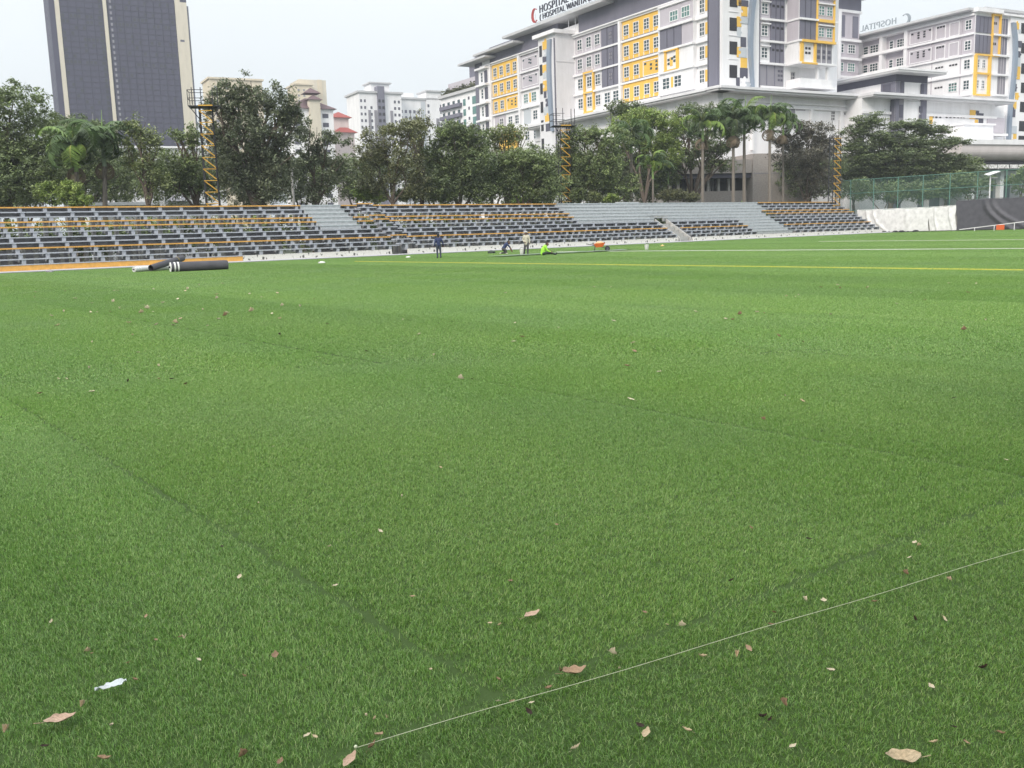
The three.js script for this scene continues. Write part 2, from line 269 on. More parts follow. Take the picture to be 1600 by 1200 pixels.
// ---- main hospital block: left wing and corner
const LW = new Facade(CN.x, CN.z, 150);
{
  const g = LW.group('hospital_building', 'large white hospital wing with two yellow window blocks and rooftop letters', 'building');
  const F = [26.5, 30.6, 34.65, 38.7, 42.75], C = [28.6, 32.75, 36.8, 40.8]; // floor lines and window centres
  part(g, 'wall', box(-90.4, -0.02, 0, 45.4, -30, 0), MAT.white);
  part(g, 'parapet_wall', box(-83, -51.9, 43.21, 47.1, -26, 0.12), MAT.slate); part(g, 'parapet_wall', box(-43.7, -0.3, 43.21, 47.1, -26, 0.12), MAT.slate); part(g, 'recessed_parapet', box(-51.89, -43.71, 43.21, 46.9, -26, -6), MAT.slate);
  part(g, 'end_wall', box(-90.6, -87.3, 18, 46, -1, 0.3), MAT.slate);
  for (const h of F) part(g, 'floor_band', box(-87.2, -2.4, h - 0.16, h + 0.2, 0, 0.55), MAT.white);
  part(g, 'cornice', box(-87, -2.4, 42.95, 43.2, 0, 0.9), MAT.white);
  // stepped flat roofs with wide pale soffits
  part(g, 'roof_slab', box(-94.5, -80, 44.3, 44.75, -28, 3.2), MAT.soffit);
  part(g, 'roof_slab', box(-86.5, -66.5, 45.35, 45.8, -28, 3.0), MAT.soffit);
  part(g, 'roof_slab', box(-71.6, -31, 46.95, 47.5, -30, 3.0), MAT.soffit);
  part(g, 'roof_slab', box(-33, 4.2, 47.9, 48.4, -30, 3.4), MAT.soffit);
  for (const s of [-47.6, -45]) part(g, 'roof_mullion', box(s - 0.09, s + 0.09, 43.5, 46.9, 0, 0.1), MAT.white);
  // bay at the far end
  part(g, 'end_bay', box(-87.2, -82.5, 18, 42.4, 0, 1.1), MAT.white);
  for (const h of [42.4, 38.4, 34.0, 29.8]) part(g, 'bay_ledge', box(-87.8, -82.3, h - 0.3, h + 0.15, 0, 2.0), MAT.white);
  for (const h of [40.3, 36.3, 32.0, 27.8]) { addWindow(g, -85.4, h, 1.1, 0.9, 2.2, 1, 3); part(g, 'slate_panel', box(-84.2, -82.6, h - 1.5, h + 1.4, 1.1, 1.16), MAT.slateDark); }
  const surround = box(-0.07, 0.07, -1.75, -1.1, 0, 0.1);
  // yellow blocks
  const yellow = (s0, s1, cols, rows, louvreRow) => {
    for (let r = 0; r < rows; r++) {
      const c = C[3 - r] ?? 24.6, lo = (F[3 - r] ?? 22.6) + 0.21, hi = (F[4 - r] ?? 26.5) - 0.17;
      part(g, 'yellow_panel', box(s0, s1, lo, hi, 0, 0.28), MAT.yellow);
      part(g, 'slate_rail', box(s0, s1, lo + 0.04, lo + 0.16, 0.28, 0.42), MAT.slate);  // slate strip standing proud along the foot of each yellow panel
      cols.forEach((s, i) => {
        if (r === louvreRow && i >= cols.length - 2) { if (i === cols.length - 2) { const q = (cols[i] + cols[i + 1]) / 2; const L = addWindow(g, q, c - 0.3, 0.28, 5.0, 2.6, 1, 1, MAT.white, MAT.yellow); for (const [dx, dy] of [[-2, 0.9], [-0.2, 0.55], [-0.2, -0.2], [1.5, 0.9], [1.5, 0.2], [1.5, -0.5]]) part(g, 'small_window', box(-0.3, 0.3, -0.2, 0.2, 0, 0.05), MAT.glass, q + dx, c - 0.3 + dy, 0.33); } return; }
        addWindow(g, s, c, 0.28, 1.5, 1.8, 2, 3, MAT.white, MAT.glass, 0.12); for (const k of [-0.9, 0.9]) part(g, 'window_surround', surround, MAT.white, s + k, c, 0.28);
      });
    }
  };
  yellow(-81.6, -68.8, [-80.1, -77.0, -73.7, -70.5], 3, 2);
  yellow(-28.0, -16.1, [-26.7, -23.5, -20.2, -17.2], 5, 2);
  part(g, 'recessed_bay', box(-81.5, -76, 26.8, 30.3, 0.01, 0.06), MAT.lilac); for (const s of [-78, -73.7, -70.5]) addWindow(g, s, 28.5, 0.02, 1.75, 1.9, 2, 3);
  part(g, 'yellow_panel', box(-79.5, -70.5, 21.6, 25.8, 0, 0.25), MAT.yellow);
  // pilasters
  for (const s of [-82.2, -68.4, -28.6, -15.8]) part(g, 'pilaster', box(s - 0.35, s + 0.35, 24, 43, 0, 0.75), MAT.white);
  // lilac bay between the first yellow block and the stair tower
  for (const r of [0, 1]) { part(g, 'lilac_panel', box(-68, -54.2, F[3 - r] + 0.21, F[4 - r] - 0.17, 0, 0.1), MAT.lilac); const L = addWindow(g, -63.9, C[3 - r] - 0.2, 0.1, 6.6, 2.3, 1, 1, MAT.white, MAT.lilac); for (const [dx, dy] of [[-2.9, 0.8], [-0.3, 0.7], [0.4, 0.5], [-0.3, 0], [0.4, -0.2], [2.6, 0.9]]) part(g, 'small_window', box(-0.3, 0.3, -0.17, 0.17, 0, 0.05), MAT.glass, -63.9 + dx, C[3 - r] - 0.2 + dy, 0.15); }
  addWindow(g, -58.4, C[3], 0.1, 1.2, 2.1, 2, 3); part(g, 'slate_panel', box(-59.5, -57.6, F[2] + 0.3, F[3] - 0.2, 0.1, 0.16), MAT.slateDark);
  for (const [s, w] of [[-66.2, 1.75], [-62.6, 1.9], [-59.2, 1.5]]) { addWindow(g, s, C[1], 0, w, 1.9, 2, 3, MAT.white, MAT.glassGreen); } part(g, 'yellow_stripe', box(-64.7, -64.1, C[1] - 1, C[1] + 1.1, 0, 0.07), MAT.yellow);
  part(g, 'louvre_panel', box(-67.4, -64.2, 26.9, 30.2, 0, 0.08), MAT.puzzleGrey); for (const s of [-62.2, -59.2]) addWindow(g, s, C[0], 0, 1.75, 1.9, 2, 3); for (const s of [-62.2, -59.2, -66]) addWindow(g, s, 24.2, 0, 1.75, 1.9, 2, 3);
  // bay right of the stair tower
  for (const r of [0, 1]) { part(g, 'lilac_panel', box(-45.2, -35.5, F[3 - r] + 0.21, F[4 - r] - 0.17, 0, 0.1), MAT.lilac); }
  for (const r of [0, 1, 2]) { const z = 0.1; part(g, 'slate_screen', box(-35.3, -29.1, F[3 - r] + 0.21, F[4 - r] - 0.17, 0, 0.3), MAT.slate); for (const s of [-33.2, -31.1]) part(g, 'screen_mullion', box(s - 0.06, s + 0.06, F[3 - r] + 0.25, F[4 - r] - 0.2, 0.3, 0.4), MAT.slateDark); addWindow(g, -32.1, C[3 - r], 0.3, 1.0, 1.3, 2, 2, MAT.slateDark, MAT.louvre, 0.05, 0.06); }
  for (const r of [0, 1, 2, 3]) for (const [i, s] of [-43.4, -40.0, -36.9].entries()) { const c = C[3 - r]; addWindow(g, s, c + 0.1, 0.1, 1.6, 1.9, 2, 3); if (r < 2) for (const k of [-1.06, 1.06]) part(g, 'window_surround', surround, MAT.white, s + k, c + 0.1, 0.1); }
  for (const s of [-33.6, -30.6]) addWindow(g, s, C[0] + 0.1, 0.1, 1.8, 1.9, 2, 3);
  part(g, 'yellow_frame', [box(-41.85, -41.45, 26.8, 34.6, 0.1, 0.5), box(-38.55, -38.15, 26.8, 34.6, 0.1, 0.5), box(-41.85, -38.15, 34.55, 34.88, 0.1, 0.58), box(-41.85, -38.15, 30.45, 30.75, 0.1, 0.58), box(-41.85, -38.15, 26.4, 26.75, 0.1, 0.58)], MAT.yellow);
  // corner bay
  part(g, 'corner_bay', box(-15.4, -5.9, 26.6, 42.4, 0, 0.9), MAT.white);
  part(g, 'corner_bay_ledge', [box(-15.6, -5.7, 42.4, 42.75, 0, 1.3), box(-15.6, -5.7, 38.5, 38.95, 0, 1.4), box(-15.6, -5.7, 34.5, 34.85, 0, 1.3), box(-15.6, -5.7, 30.45, 30.75, 0, 1.3), box(-15.6, -5.7, 26.5, 26.8, 0, 1.3)], MAT.white);
  part(g, 'lilac_panel', box(-15.3, -6, 39, 42.3, 0.9, 0.96), MAT.lilac); addWindow(g, -11.2, 40.4, 0.96, 2.1, 1.6, 3, 2, MAT.white, MAT.glassGreen); addWindow(g, -7.9, 40.5, 0.96, 2.1, 1.7, 3, 2, MAT.white, MAT.glassGreen);
  part(g, 'slate_screen', box(-15.3, -9.1, 34.9, 38.45, 0.9, 1.02), MAT.slate); part(g, 'lilac_panel', box(-9.05, -6, 34.9, 38.45, 0.9, 0.96), MAT.lilac);
  for (const s of [-13.2, -11.2]) part(g, 'screen_mullion', box(s - 0.06, s + 0.06, 34.95, 38.4, 1.02, 1.1), MAT.slateDark);
  part(g, 'yellow_frame', [box(-13.9, -13.45, 30.8, 34.4, 0.9, 1.2), box(-10.5, -9.9, 30.8, 34.4, 0.9, 1.2), box(-13.9, -9.9, 34.3, 34.5, 1.1, 1.35), box(-13.9, -9.9, 30.76, 30.95, 1.1, 1.35)], MAT.yellow);
  for (const [s, h] of [[-12.9, 32.8], [-12.9, 32.1], [-11.2, 33.1], [-11.2, 32.4], [-11.9, 32.9]]) part(g, 'small_window', box(-0.3, 0.3, -0.22, 0.22, 0, 0.06), MAT.glass, s, h, 0.9);
  part(g, 'yellow_panel', box(-12.5, -11.7, 31.6, 33.2, 0.9, 0.95), MAT.yellow);
  for (const s of [-13.6, -10.2]) addWindow(g, s, 28.6, 0.9, 1.9, 1.9, 2, 3); part(g, 'yellow_stripe', box(-12.2, -11.6, 27.7, 29.6, 0.9, 0.97), MAT.yellow);
  for (const c of C) { addWindow(g, -4.5, c, 0.02, 1.15, 2.1, 2, 3); part(g, 'yellow_stripe', box(-3.6, -2.75, c - 1, c + 1, 0, 0.12), MAT.yellow); }
  part(g, 'slate_corner', box(-2.3, 0.05, 25.6, 47.4, 0, 0.5), MAT.slate); part(g, 'rain_pipe', rod(V(-2.45, 25.6, 0.5), V(-2.45, 46, 0.5), 0.1), MAT.slateDark);
  // stair tower that stands out of the wing, with jigsaw cladding
  const TW = LW.at(4.8), s0 = -52.7, s1 = -45.6, hT = 43.4;
  part(g, 'stair_tower', box(s0, s1, 0, hT, 0, 4.8), MAT.offwhite);
  part(g, 'stair_tower_coping', box(s0 - 1.0, s1 + 0.7, hT, hT + 0.75, -0.5, 5.7), MAT.white);
  part(g, 'stair_tower_joint', box(s1, s1 + 0.05, 37.5, 37.62, 0, 4.8), MAT.soffit);
  const puzzle = (FA, gr, list, z) => list.forEach(([px0, px1, y0, y1, m, knob]) => { const ym = (y0 + y1) / 2, a = FA.s(px0, ym), b = FA.s(px1, ym), t = FA.h((px0 + px1) / 2, y0), u = FA.h((px0 + px1) / 2, y1); const sh = new THREE.Shape(); sh.moveTo(a, u); const r = Math.min(b - a, t - u) * 0.2, mx = (a + b) / 2, my = (t + u) / 2; sh.lineTo(b, u); if (knob & 1) { sh.lineTo(b, my - r); sh.absarc(b + r * 0.5, my, r, -2.2, 2.2, false); sh.lineTo(b, my + r); } sh.lineTo(b, t); if (knob & 2) { sh.lineTo(mx + r, t); sh.absarc(mx, t + r * 0.5, r, -0.6, 3.74, false); sh.lineTo(mx - r, t); } sh.lineTo(a, t); if (knob & 4) { sh.lineTo(a, my + r); sh.absarc(a + r * 0.5, my, r, 2.2, -2.2, true); sh.lineTo(a, my - r); } sh.lineTo(a, u); const e = new THREE.ExtrudeGeometry(sh, { depth: 0.06, bevelEnabled: false, curveSegments: 6 }); part(gr, 'jigsaw_panel', metreUV(e), m, 0, 0, z + 0.012 * (knob % 5)); });
  const ribbon = (FA, gr, pts, z, dep, mat) => { const sh = new THREE.Shape(); const l = pts.map(([x, y, w]) => [FA.s(x - w / 2, y), FA.h(x, y)]), r = pts.map(([x, y, w]) => [FA.s(x + w / 2, y), FA.h(x, y)]).reverse();[...l, ...r].forEach(([a, b], i) => i ? sh.lineTo(a, b) : sh.moveTo(a, b)); part(gr, 'curved_fin', metreUV(new THREE.ExtrudeGeometry(sh, { depth: dep, bevelEnabled: false })), mat, 0, 0, z); };
  for (let k = 0; k < 6; k++) part(g, 'stair_window', box(-52.2, -51.2, 39.5 - k * 3.95, 41.8 - k * 3.95, 4.8, 4.86), MAT.dark);
  puzzle(TW, g, [[848, 857, 64, 77, MAT.yellow, 2], [851, 857, 77, 88, MAT.puzzleGrey, 4], [848, 854, 88, 97, MAT.slateDark, 0], [848, 856, 101, 113, MAT.yellow, 1], [849, 856, 113, 122, MAT.puzzleGrey, 2], [849, 857, 126, 142, MAT.yellow, 4], [850, 854, 143, 153, MAT.slateDark, 0], [853, 858, 154, 166, MAT.slateDark, 4], [850, 859, 167, 179, MAT.puzzleGrey, 0], [852, 860, 180, 192, MAT.yellow, 2], [853, 860, 193, 205, MAT.slateDark, 0]], 4.8);
  ribbon(TW, g, [[860, 62, 5], [859.3, 90, 5], [859.3, 110, 5], [860, 130, 5], [861, 150, 5], [862.5, 175, 4.5], [865, 205, 3.5]], 4.82, 0.5, MAT.band);
  part(g, 'rain_pipe', rod(V(s1 - 0.35, 10, 5.0), V(s1 - 0.35, 42.5, 5.0), 0.16), MAT.slate);
  g.userData.puzzle = null; delete g.userData.puzzle;

  // ---- front face of the corner, towards the pitch
  const FR = new Facade(CN.x, CN.z, 60);
  const f = FR.group('hospital_front_block', 'tall white hospital corner block with jigsaw wall and yellow framed bay', 'building');
  part(f, 'wall', box(0.02, 30, 0, 47.8, -26, 0), MAT.white);
  part(f, 'roof_slab', box(4.3, 31, 47.9, 48.4, -26, 3.4), MAT.soffit);
  part(f, 'parapet_wall', box(0.1, 29.9, 45.2, 47.85, 0, 0.12), MAT.slate);
  part(f, 'stair_face', box(0.15, 8.9, 25.6, 47, 0, 0.6), MAT.white);
  for (let k = 0; k < 6; k++) part(f, 'stair_window', box(1.8, 3.6, 27.75 + k * 4.03, 29.95 + k * 4.03, 0.6, 0.66), MAT.dark);
  for (let k = 0; k < 5; k++) part(f, 'stair_ledge', box(1.6, 3.8, 30.9 + k * 4.03, 31.0 + k * 4.03, 0.6, 0.7), MAT.offwhite);
  const FP = FR.at(0.6);
  puzzle(FP, f, [[1153.5, 1169, 0, 10, MAT.slateDark, 0], [1151, 1158, 0, 9, MAT.yellow, 0], [1158, 1167, 10.5, 25.5, MAT.yellow, 4], [1151, 1158, 26, 42, MAT.yellow, 1], [1156, 1168, 27, 37, MAT.puzzleGrey, 4], [1151, 1157, 43, 58, MAT.puzzleGrey, 1], [1157, 1165.5, 58, 73.5, MAT.slateDark, 0], [1151, 1158, 73.5, 89.5, MAT.yellow, 0], [1154, 1166, 75, 90, MAT.puzzleGrey, 4], [1157, 1167, 90.5, 106, MAT.yellow, 0], [1156, 1168, 106.5, 122, MAT.slateDark, 0], [1150, 1155.5, 121, 136.5, MAT.slateDark, 0], [1157, 1169, 124, 139, MAT.white, 7], [1164, 1171, 128, 138, MAT.puzzleGrey, 4]], 0.6);
  ribbon(FP, f, [[1176.5, -20, 7], [1174.5, 0, 6.8], [1172, 22, 6], [1170.8, 45, 5.4], [1170.3, 65, 4.8], [1170.8, 90, 4.2], [1172, 110, 3.4], [1173.8, 138, 2.4]], 0.62, 0.7, MAT.band);
  part(f, 'rain_pipe', rod(V(9.2, 25.6, 0.4), V(9.2, 46, 0.4), 0.1), MAT.slate);
  const B = [26.6, 30.75, 34.65, 38.45, 42.5];
  for (const h of B) part(f, 'floor_band', box(9.45, 15.55, h - 0.2, h + 0.16, 0, 0.7), MAT.white);
  for (const r of [1, 2, 3]) {
    part(f, 'lilac_panel', box(9.5, 12.1, B[r] + 0.17, B[r + 1] - 0.21, 0, 0.06), r > 1 ? MAT.lilac : MAT.white); addWindow(f, 10.7, B[r] + 1.9, 0.06, 1.35, 1.7, 2, 3); part(f, 'window_hood', box(9.8, 11.9, B[r] + 2.95, B[r] + 3.15, 0.06, 0.6), MAT.white);
    part(f, 'slate_screen', box(12.15, 15.5, B[r] + 0.17, B[r + 1] - 0.21, 0, 0.3), MAT.slate); for (const s of [13.3, 14.4]) part(f, 'screen_mullion', box(s - 0.05, s + 0.05, B[r] + 0.2, B[r + 1] - 0.25, 0.3, 0.38), MAT.slateDark); for (const s of [12.7, 13.8, 14.9]) part(f, 'small_window', box(-0.28, 0.28, -0.2, 0.2, 0, 0.05), MAT.dark, s, B[r] + 2.5, 0.3);
  }
  part(f, 'slate_screen', box(9.5, 15.5, B[0] + 0.3, B[1] - 0.25, 0, 0.2), MAT.louvre); for (const s of [11.2, 13.2]) part(f, 'screen_mullion', box(s - 0.06, s + 0.06, B[0] + 0.3, B[1] - 0.25, 0.2, 0.3), MAT.slate); for (const h of [28, 28.8, 29.6]) for (const s of [14.3, 15]) part(f, 'small_window', box(-0.25, 0.25, -0.2, 0.2, 0, 0.05), MAT.slateDark, s, h, 0.2);
  // projecting bay
  const z = 3.2; const bay0 = 16.2, bay1 = 25.2;
  part(f, 'projecting_bay', box(bay0, bay1, 30.6, 46, 0, z), MAT.white);
  for (const h of [B[1], B[2], B[3], B[4]]) part(f, 'bay_ledge', box(bay0 - 0.25, bay1 + 0.6, h - 0.18, h + 0.15, -0.1, z + 0.5), MAT.white);
  for (const r of [2, 3]) {
    part(f, 'slate_screen', box(bay0 + 0.05, 20.4, B[r] + 0.16, B[r + 1] - 0.2, z, z + 0.12), MAT.slate); for (const s of [17.6, 19]) part(f, 'screen_mullion', box(s - 0.05, s + 0.05, B[r] + 0.2, B[r + 1] - 0.25, z + 0.12, z + 0.2), MAT.slateDark);
    part(f, 'lilac_panel', box(20.8, bay1 - 0.3, B[r] + 0.16, B[r + 1] - 0.2, z, z + 0.06), MAT.lilac); for (const s of [21.8, 23.9]) addWindow(f, s, B[r] + 1.8, z + 0.06, 1.3, 1.5, 2, 3, MAT.offwhite, MAT.glassGreen, 0.08); part(f, 'window_hood', box(20.9, bay1 - 0.3, B[r] + 2.9, B[r] + 3.1, z + 0.06, z + 0.5), MAT.white);
    part(f, 'side_panel', box(bay0 - 0.05, bay0, B[r] + 0.16, B[r + 1] - 0.2, 0.3, z - 0.1), MAT.lilac);
  }
  part(f, 'yellow_frame', [box(20.4, 20.75, B[2] - 0.1, 46, z, z + 0.3), box(24.9, 25.25, B[2] - 0.1, 46, z, z + 0.3), box(20.76, 24.89, B[3] - 0.3, B[3] + 0.2, z + 0.3, z + 0.62), box(16.5, 25.2, B[2] - 0.25, B[2] + 0.18, z + 0.3, z + 0.64), box(16.5, 17.2, B[1] + 0.1, B[2] - 0.27, z, z + 0.3), box(20.0, 20.5, B[1] + 0.1, B[2] - 0.27, z, z + 0.3), box(16.5, 20.5, B[1] - 0.2, B[1] + 0.09, z + 0.3, z + 0.62)], MAT.yellow);
  for (const [s, h] of [[18.1, 33.4], [18.9, 33.4], [18.1, 32.6], [18.9, 32.6]]) part(f, 'small_window', box(-0.28, 0.28, -0.2, 0.2, 0, 0.05), MAT.dark, s, h, z);
  part(f, 'glazed_screen', box(20.6, 24.7, B[1] + 0.2, B[2] - 0.3, z, z + 0.1), MAT.louvre); for (const s of [21.9, 23.2]) part(f, 'screen_mullion', box(s - 0.05, s + 0.05, B[1] + 0.2, B[2] - 0.3, z + 0.1, z + 0.2), MAT.offwhite); for (const s of [21.2, 22.6, 24]) for (const h of [32, 33]) part(f, 'small_window', box(-0.35, 0.35, -0.3, 0.3, 0, 0.04), MAT.slateDark, s, h, z + 0.1);
  // balcony below the bay
  part(f, 'balcony_slab', box(bay0 - 0.4, bay1 + 0.4, 26.3, 26.75, 0, z + 0.6), MAT.white); part(f, 'balcony_parapet', [box(bay0, bay1 - 0.6, 26.75, 28.0, z + 0.2, z + 0.45), box(bay0, bay0 + 0.2, 26.75, 28, 0.2, z + 0.2)], MAT.white);
  for (const s of [21.6, 24.2]) part(f, 'balcony_column', box(s - 0.25, s + 0.25, 28.0, 30.4, z - 0.7, z - 0.2), MAT.white); addWindow(f, 18, 28.9, 0.02, 0.8, 1.2, 2, 2, MAT.soffit, MAT.slateDark);
  // ---- podium under both faces
  const p = LW.group('hospital_podium', 'broad white podium storey with grey eaves below the hospital blocks', 'building');
  part(p, 'wall', box(-60, 2.6, 0, 25.1, -1, 1.6), MAT.white); part(p, 'eave', box(-60, 5.6, 24.7, 25.05, 1.6, 4.6), MAT.soffit); part(p, 'eave_fascia', box(-60, 5.8, 25.06, 25.5, 1.2, 4.9), MAT.offwhite); part(p, 'wall_band', box(-60, 2.8, 22.2, 22.7, 1.6, 1.95), MAT.white);
  part(p, 'louvre_bay', box(-8.6, -5.6, 20.6, 23.9, 1.6, 1.7), MAT.soffit); for (let k = 0; k < 6; k++) part(p, 'louvre', box(-8.5 + k * 0.5, -8.3 + k * 0.5, 20.7, 23.8, 1.7, 1.85), MAT.slate);
  const q = FR.group('white_podium_building', 'white podium wall with dark openings above the palms', 'building');
  part(q, 'wall', box(-2.5, 37, 0, 25.1, -16, 2.4), MAT.white); part(q, 'eave', box(-5, 39.5, 24.7, 25.05, 2.4, 5.2), MAT.soffit); part(q, 'eave_fascia', box(-5.2, 39.7, 25.06, 25.5, 2, 5.5), MAT.offwhite);
  for (const h of [23.4, 22.6]) part(q, 'wall_band', box(-2.6, 37.2, h, h + 0.3, 2.4, 2.75), MAT.white);
  const Q = FR.at(2.4); const opening = (x0, x1, y0, y1, m) => part(q, 'wall_opening', box(Q.s(x0, (y0 + y1) / 2), Q.s(x1, (y0 + y1) / 2), Q.h((x0 + x1) / 2, y1), Q.h((x0 + x1) / 2, y0), 2.4, 2.46), m);
  opening(1142, 1172, 164, 188, MAT.louvre); opening(1177, 1218, 166, 188, MAT.louvre); opening(1225, 1242, 167, 188, MAT.louvre); opening(1244, 1258, 168, 173, MAT.lilac);
  for (const x of [1174.5, 1221.5, 1266, 1312]) { const s = Q.s(x, 176); part(q, 'pilaster', box(s - 0.3, s + 0.3, 15, 22.6, 2.4, 2.9), MAT.white); }
  for (const [x, y] of [[1301, 181], [1321, 178], [1330, 178]]) addWindow(q, Q.s(x, y), Q.h(x, y), 2.4, 0.9, x < 1310 ? 1.6 : 0.4, 2, x < 1310 ? 3 : 1, MAT.white, MAT.dark, 0.08);
  for (const o of [g, f, p, q]) shade(o);

  // ---- set back link between the front block and the right wing
  const K2 = at(1342, 60, 228), LK = new Facade(K2.x, K2.z, 60), k = LK.group('hospital_link_block', 'recessed hospital block with dark vertical strips behind the yellow framed bay', 'building');
  part(k, 'wall', box(-20, 0.1, 0, 48.3, -10, 0), MAT.lilac);
  part(k, 'parapet_wall', box(-20, 0.3, 48.3, 51.6, -10, 0.2), MAT.slate); part(k, 'roof_slab', box(-22, 3.6, 51.6, 52.2, -10, 3.2), MAT.soffit); part(k, 'cornice', box(-20, 0.3, 47.9, 48.45, 0, 0.5), MAT.white);
  for (const [a, b] of [[-9.5, -7.7], [-6.2, -4.7], [-2.2, -0.4]]) part(k, 'slate_strip', box(a, b, 42.7, 47.3, 0, 0.1), MAT.slate);
  part(k, 'slate_wall', box(-20, -7.6, 25, 41.7, 0, 0.2), MAT.slate); part(k, 'floor_band', box(-20, 0.2, 41.7, 42.2, 0, 0.6), MAT.white);
  for (const s of [-10.8, -8.9]) for (let h = 27; h < 41; h += 1.9) part(k, 'small_window', box(-0.45, 0.45, -0.5, 0.5, 0, 0.05), MAT.slateDark, s, h, 0.2);
  part(k, 'pilaster', box(-7.5, -6.6, 25, 48.2, 0, 0.8), MAT.white);
  for (const h of [38.0, 34.0, 30.2]) { part(k, 'floor_band', box(-6.5, 0.3, h - 0.3, h + 0.2, 0, 0.7), MAT.white); addWindow(k, -5.7, h + 2.2, 0.02, 1.3, 1.7, 2, 3, MAT.white, h < 36 ? MAT.glassGreen : MAT.glass); addWindow(k, -2.4, h + 2.2, 0.02, 2.1, 1.7, 3, 3, MAT.white, h < 36 ? MAT.glassGreen : MAT.glass); }
  part(k, 'white_wall', box(-6.5, 0.08, 25, 34.0, 0, 0.03), MAT.white);

  // ---- right wing
  const K = at(1522, 86, 205), RW = new Facade(K.x, K.z, 152), w = RW.group('hospital_right_wing', 'lower hospital wing at right with lilac upper floors and sloping eave', 'building');
  const G = [26.9, 31, 34.85, 38.9, 42.6];
  part(w, 'wall', box(-31, -0.05, 0, 42.6, -24, -1.2), MAT.white);
  part(w, 'roof_slab', box(-34, -0.05, 43.3, 43.75, -24, 2.2), MAT.soffit); part(w, 'roof_fascia', box(-33.8, -0.1, 42.61, 43.28, -20, 0.1), MAT.offwhite);
  for (const h of G) part(w, 'floor_band', box(-30.6, -0.05, h - 0.2, h + 0.18, -1.2, 0.5), MAT.white);
  for (const r of [2, 3]) { part(w, 'lilac_panel', box(-16.6, -0.1, G[r] + 0.19, G[r + 1] - 0.21, -1.2, 0.02), MAT.lilac); part(w, 'loggia_wall', box(-30.3, -16.9, G[r] + 0.19, G[r + 1] - 0.21, -1.2, -1.1), MAT.lilac); part(w, 'loggia_parapet', box(-30.3, -17, G[r] + 0.19, G[r] + 0.55, 0, 0.2), MAT.white); }
  for (const r of [0, 1]) part(w, 'white_panel', box(-30.5, -0.1, G[r] + 0.19, G[r + 1] - 0.21, -1.2, 0.02), MAT.white);
  for (const s of [-30.4, -23.6, -16.9]) part(w, 'loggia_column', box(s - 0.42, s + 0.42, 34.8, 42.5, -1.1, 0.35), MAT.white);
  for (const r of [2, 3]) { for (const [s, ww] of [[-29, 1.2], [-26.6, 2.2], [-21.8, 0.9], [-19.2, 2.0]]) addWindow(w, s, G[r] + 1.55, -1.1, ww, 1.6, ww > 1.5 ? 3 : 1, 3);
    const L = addWindow(w, -13.1, G[r] + 1.75, 0.02, 5.4, 2.4, 1, 1, MAT.white, MAT.lilac); for (const [dx, dy] of [[-2.2, 0.8], [-0.6, 0.8], [-0.6, 0.3], [-0.6, -0.2], [0.9, 0.8], [0.9, 0.3], [0.9, -0.2], [2.3, 0.9]]) part(w, 'small_window', box(-0.26, 0.26, -0.17, 0.17, 0, 0.05), MAT.dark, -13.1 + dx, G[r] + 1.75 + dy, 0.07);
    addWindow(w, -8.1, G[r] + 1.7, 0.02, 2.1, 2.5, 1, 1, MAT.white, MAT.lilac); addWindow(w, -4.8, G[r] + 1.7, 0.02, 2.1, 2.5, 1, 1, MAT.white, MAT.lilac); for (const dx of [-0.7, 0, 0.7]) part(w, 'small_window', box(-0.26, 0.26, -0.17, 0.17, 0, 0.05), MAT.dark, -8.1 + dx, G[r] + 2.7, 0.07);
    addWindow(w, -1.5, G[r] + 1.9, 0.02, 1.25, 1.7, 2, 3); }
  for (const r of [0, 1]) { for (const [s, n] of [[-8.2, 3], [-4.8, 3]]) for (let i = 0; i < n; i++) part(w, 'small_window', box(-0.26, 0.26, -0.17, 0.17, 0, 0.05), MAT.dark, s - 0.7 + 0.7 * i, G[r] + 2.4, 0.03); addWindow(w, -1.5, G[r] + 2.0, 0.02, 1.25, 1.7, 2, 3); }
  addWindow(w, -4.7, G[0] + 2.0, 0.03, 1.9, 1.6, 3, 3, MAT.white, MAT.glassGreen); for (const s of [-10, -3]) part(w, 'rain_pipe', rod(V(s, 25, 0.15), V(s, 42, 0.15), 0.08), MAT.lilac);
  const RF = new Facade(K.x, K.z, 62), e = RF.group('hospital_corner_block', 'right hospital block with yellow framed corner bay and blue curved fin', 'building');
  part(e, 'wall', box(1.6, 48, 0, 43.4, -26, 0), MAT.white); part(e, 'corner_wall', box(0.02, 1.59, 0, 43.4, -0.9, -0.004), MAT.white); const hr = RF.h(1580, 16); part(e, 'parapet_wall', box(6.5, 48, 43.42, hr - 0.5, -22, -1.4), MAT.slate); part(e, 'roof_slab', box(2.5, 50, hr - 0.49, hr, -26, 0.4), MAT.soffit);
  part(e, 'corner_cornice', box(-0.6, 7.4, 43.0, 43.75, -0.6, 1.0), MAT.white);
  const E2 = px => RF.s(px, 80);
  const x1 = E2(1547), x2 = E2(1560), x3 = E2(1577), x4 = E2(1582), x5 = E2(1595);
  for (const r of [2, 3]) { part(e, 'slate_screen', box(0.1, x1, G[r] + 0.2, G[r + 1] - 0.25, 0, 0.15), MAT.slate); for (const s of [1, 2, 3]) part(e, 'screen_mullion', box(s * x1 / 4 - 0.04, s * x1 / 4 + 0.04, G[r] + 0.25, G[r + 1] - 0.3, 0.15, 0.22), MAT.slateDark); part(e, 'lilac_panel', box(x1 + 0.2, x2 - 0.3, G[r] + 0.2, G[r + 1] - 0.25, 0, 0.08), MAT.lilac); for (const dx of [0.8, 1.4]) part(e, 'small_window', box(-0.2, 0.2, -0.25, 0.25, 0, 0.05), MAT.dark, x1 + dx, G[r] + 2.3, 0.08); }
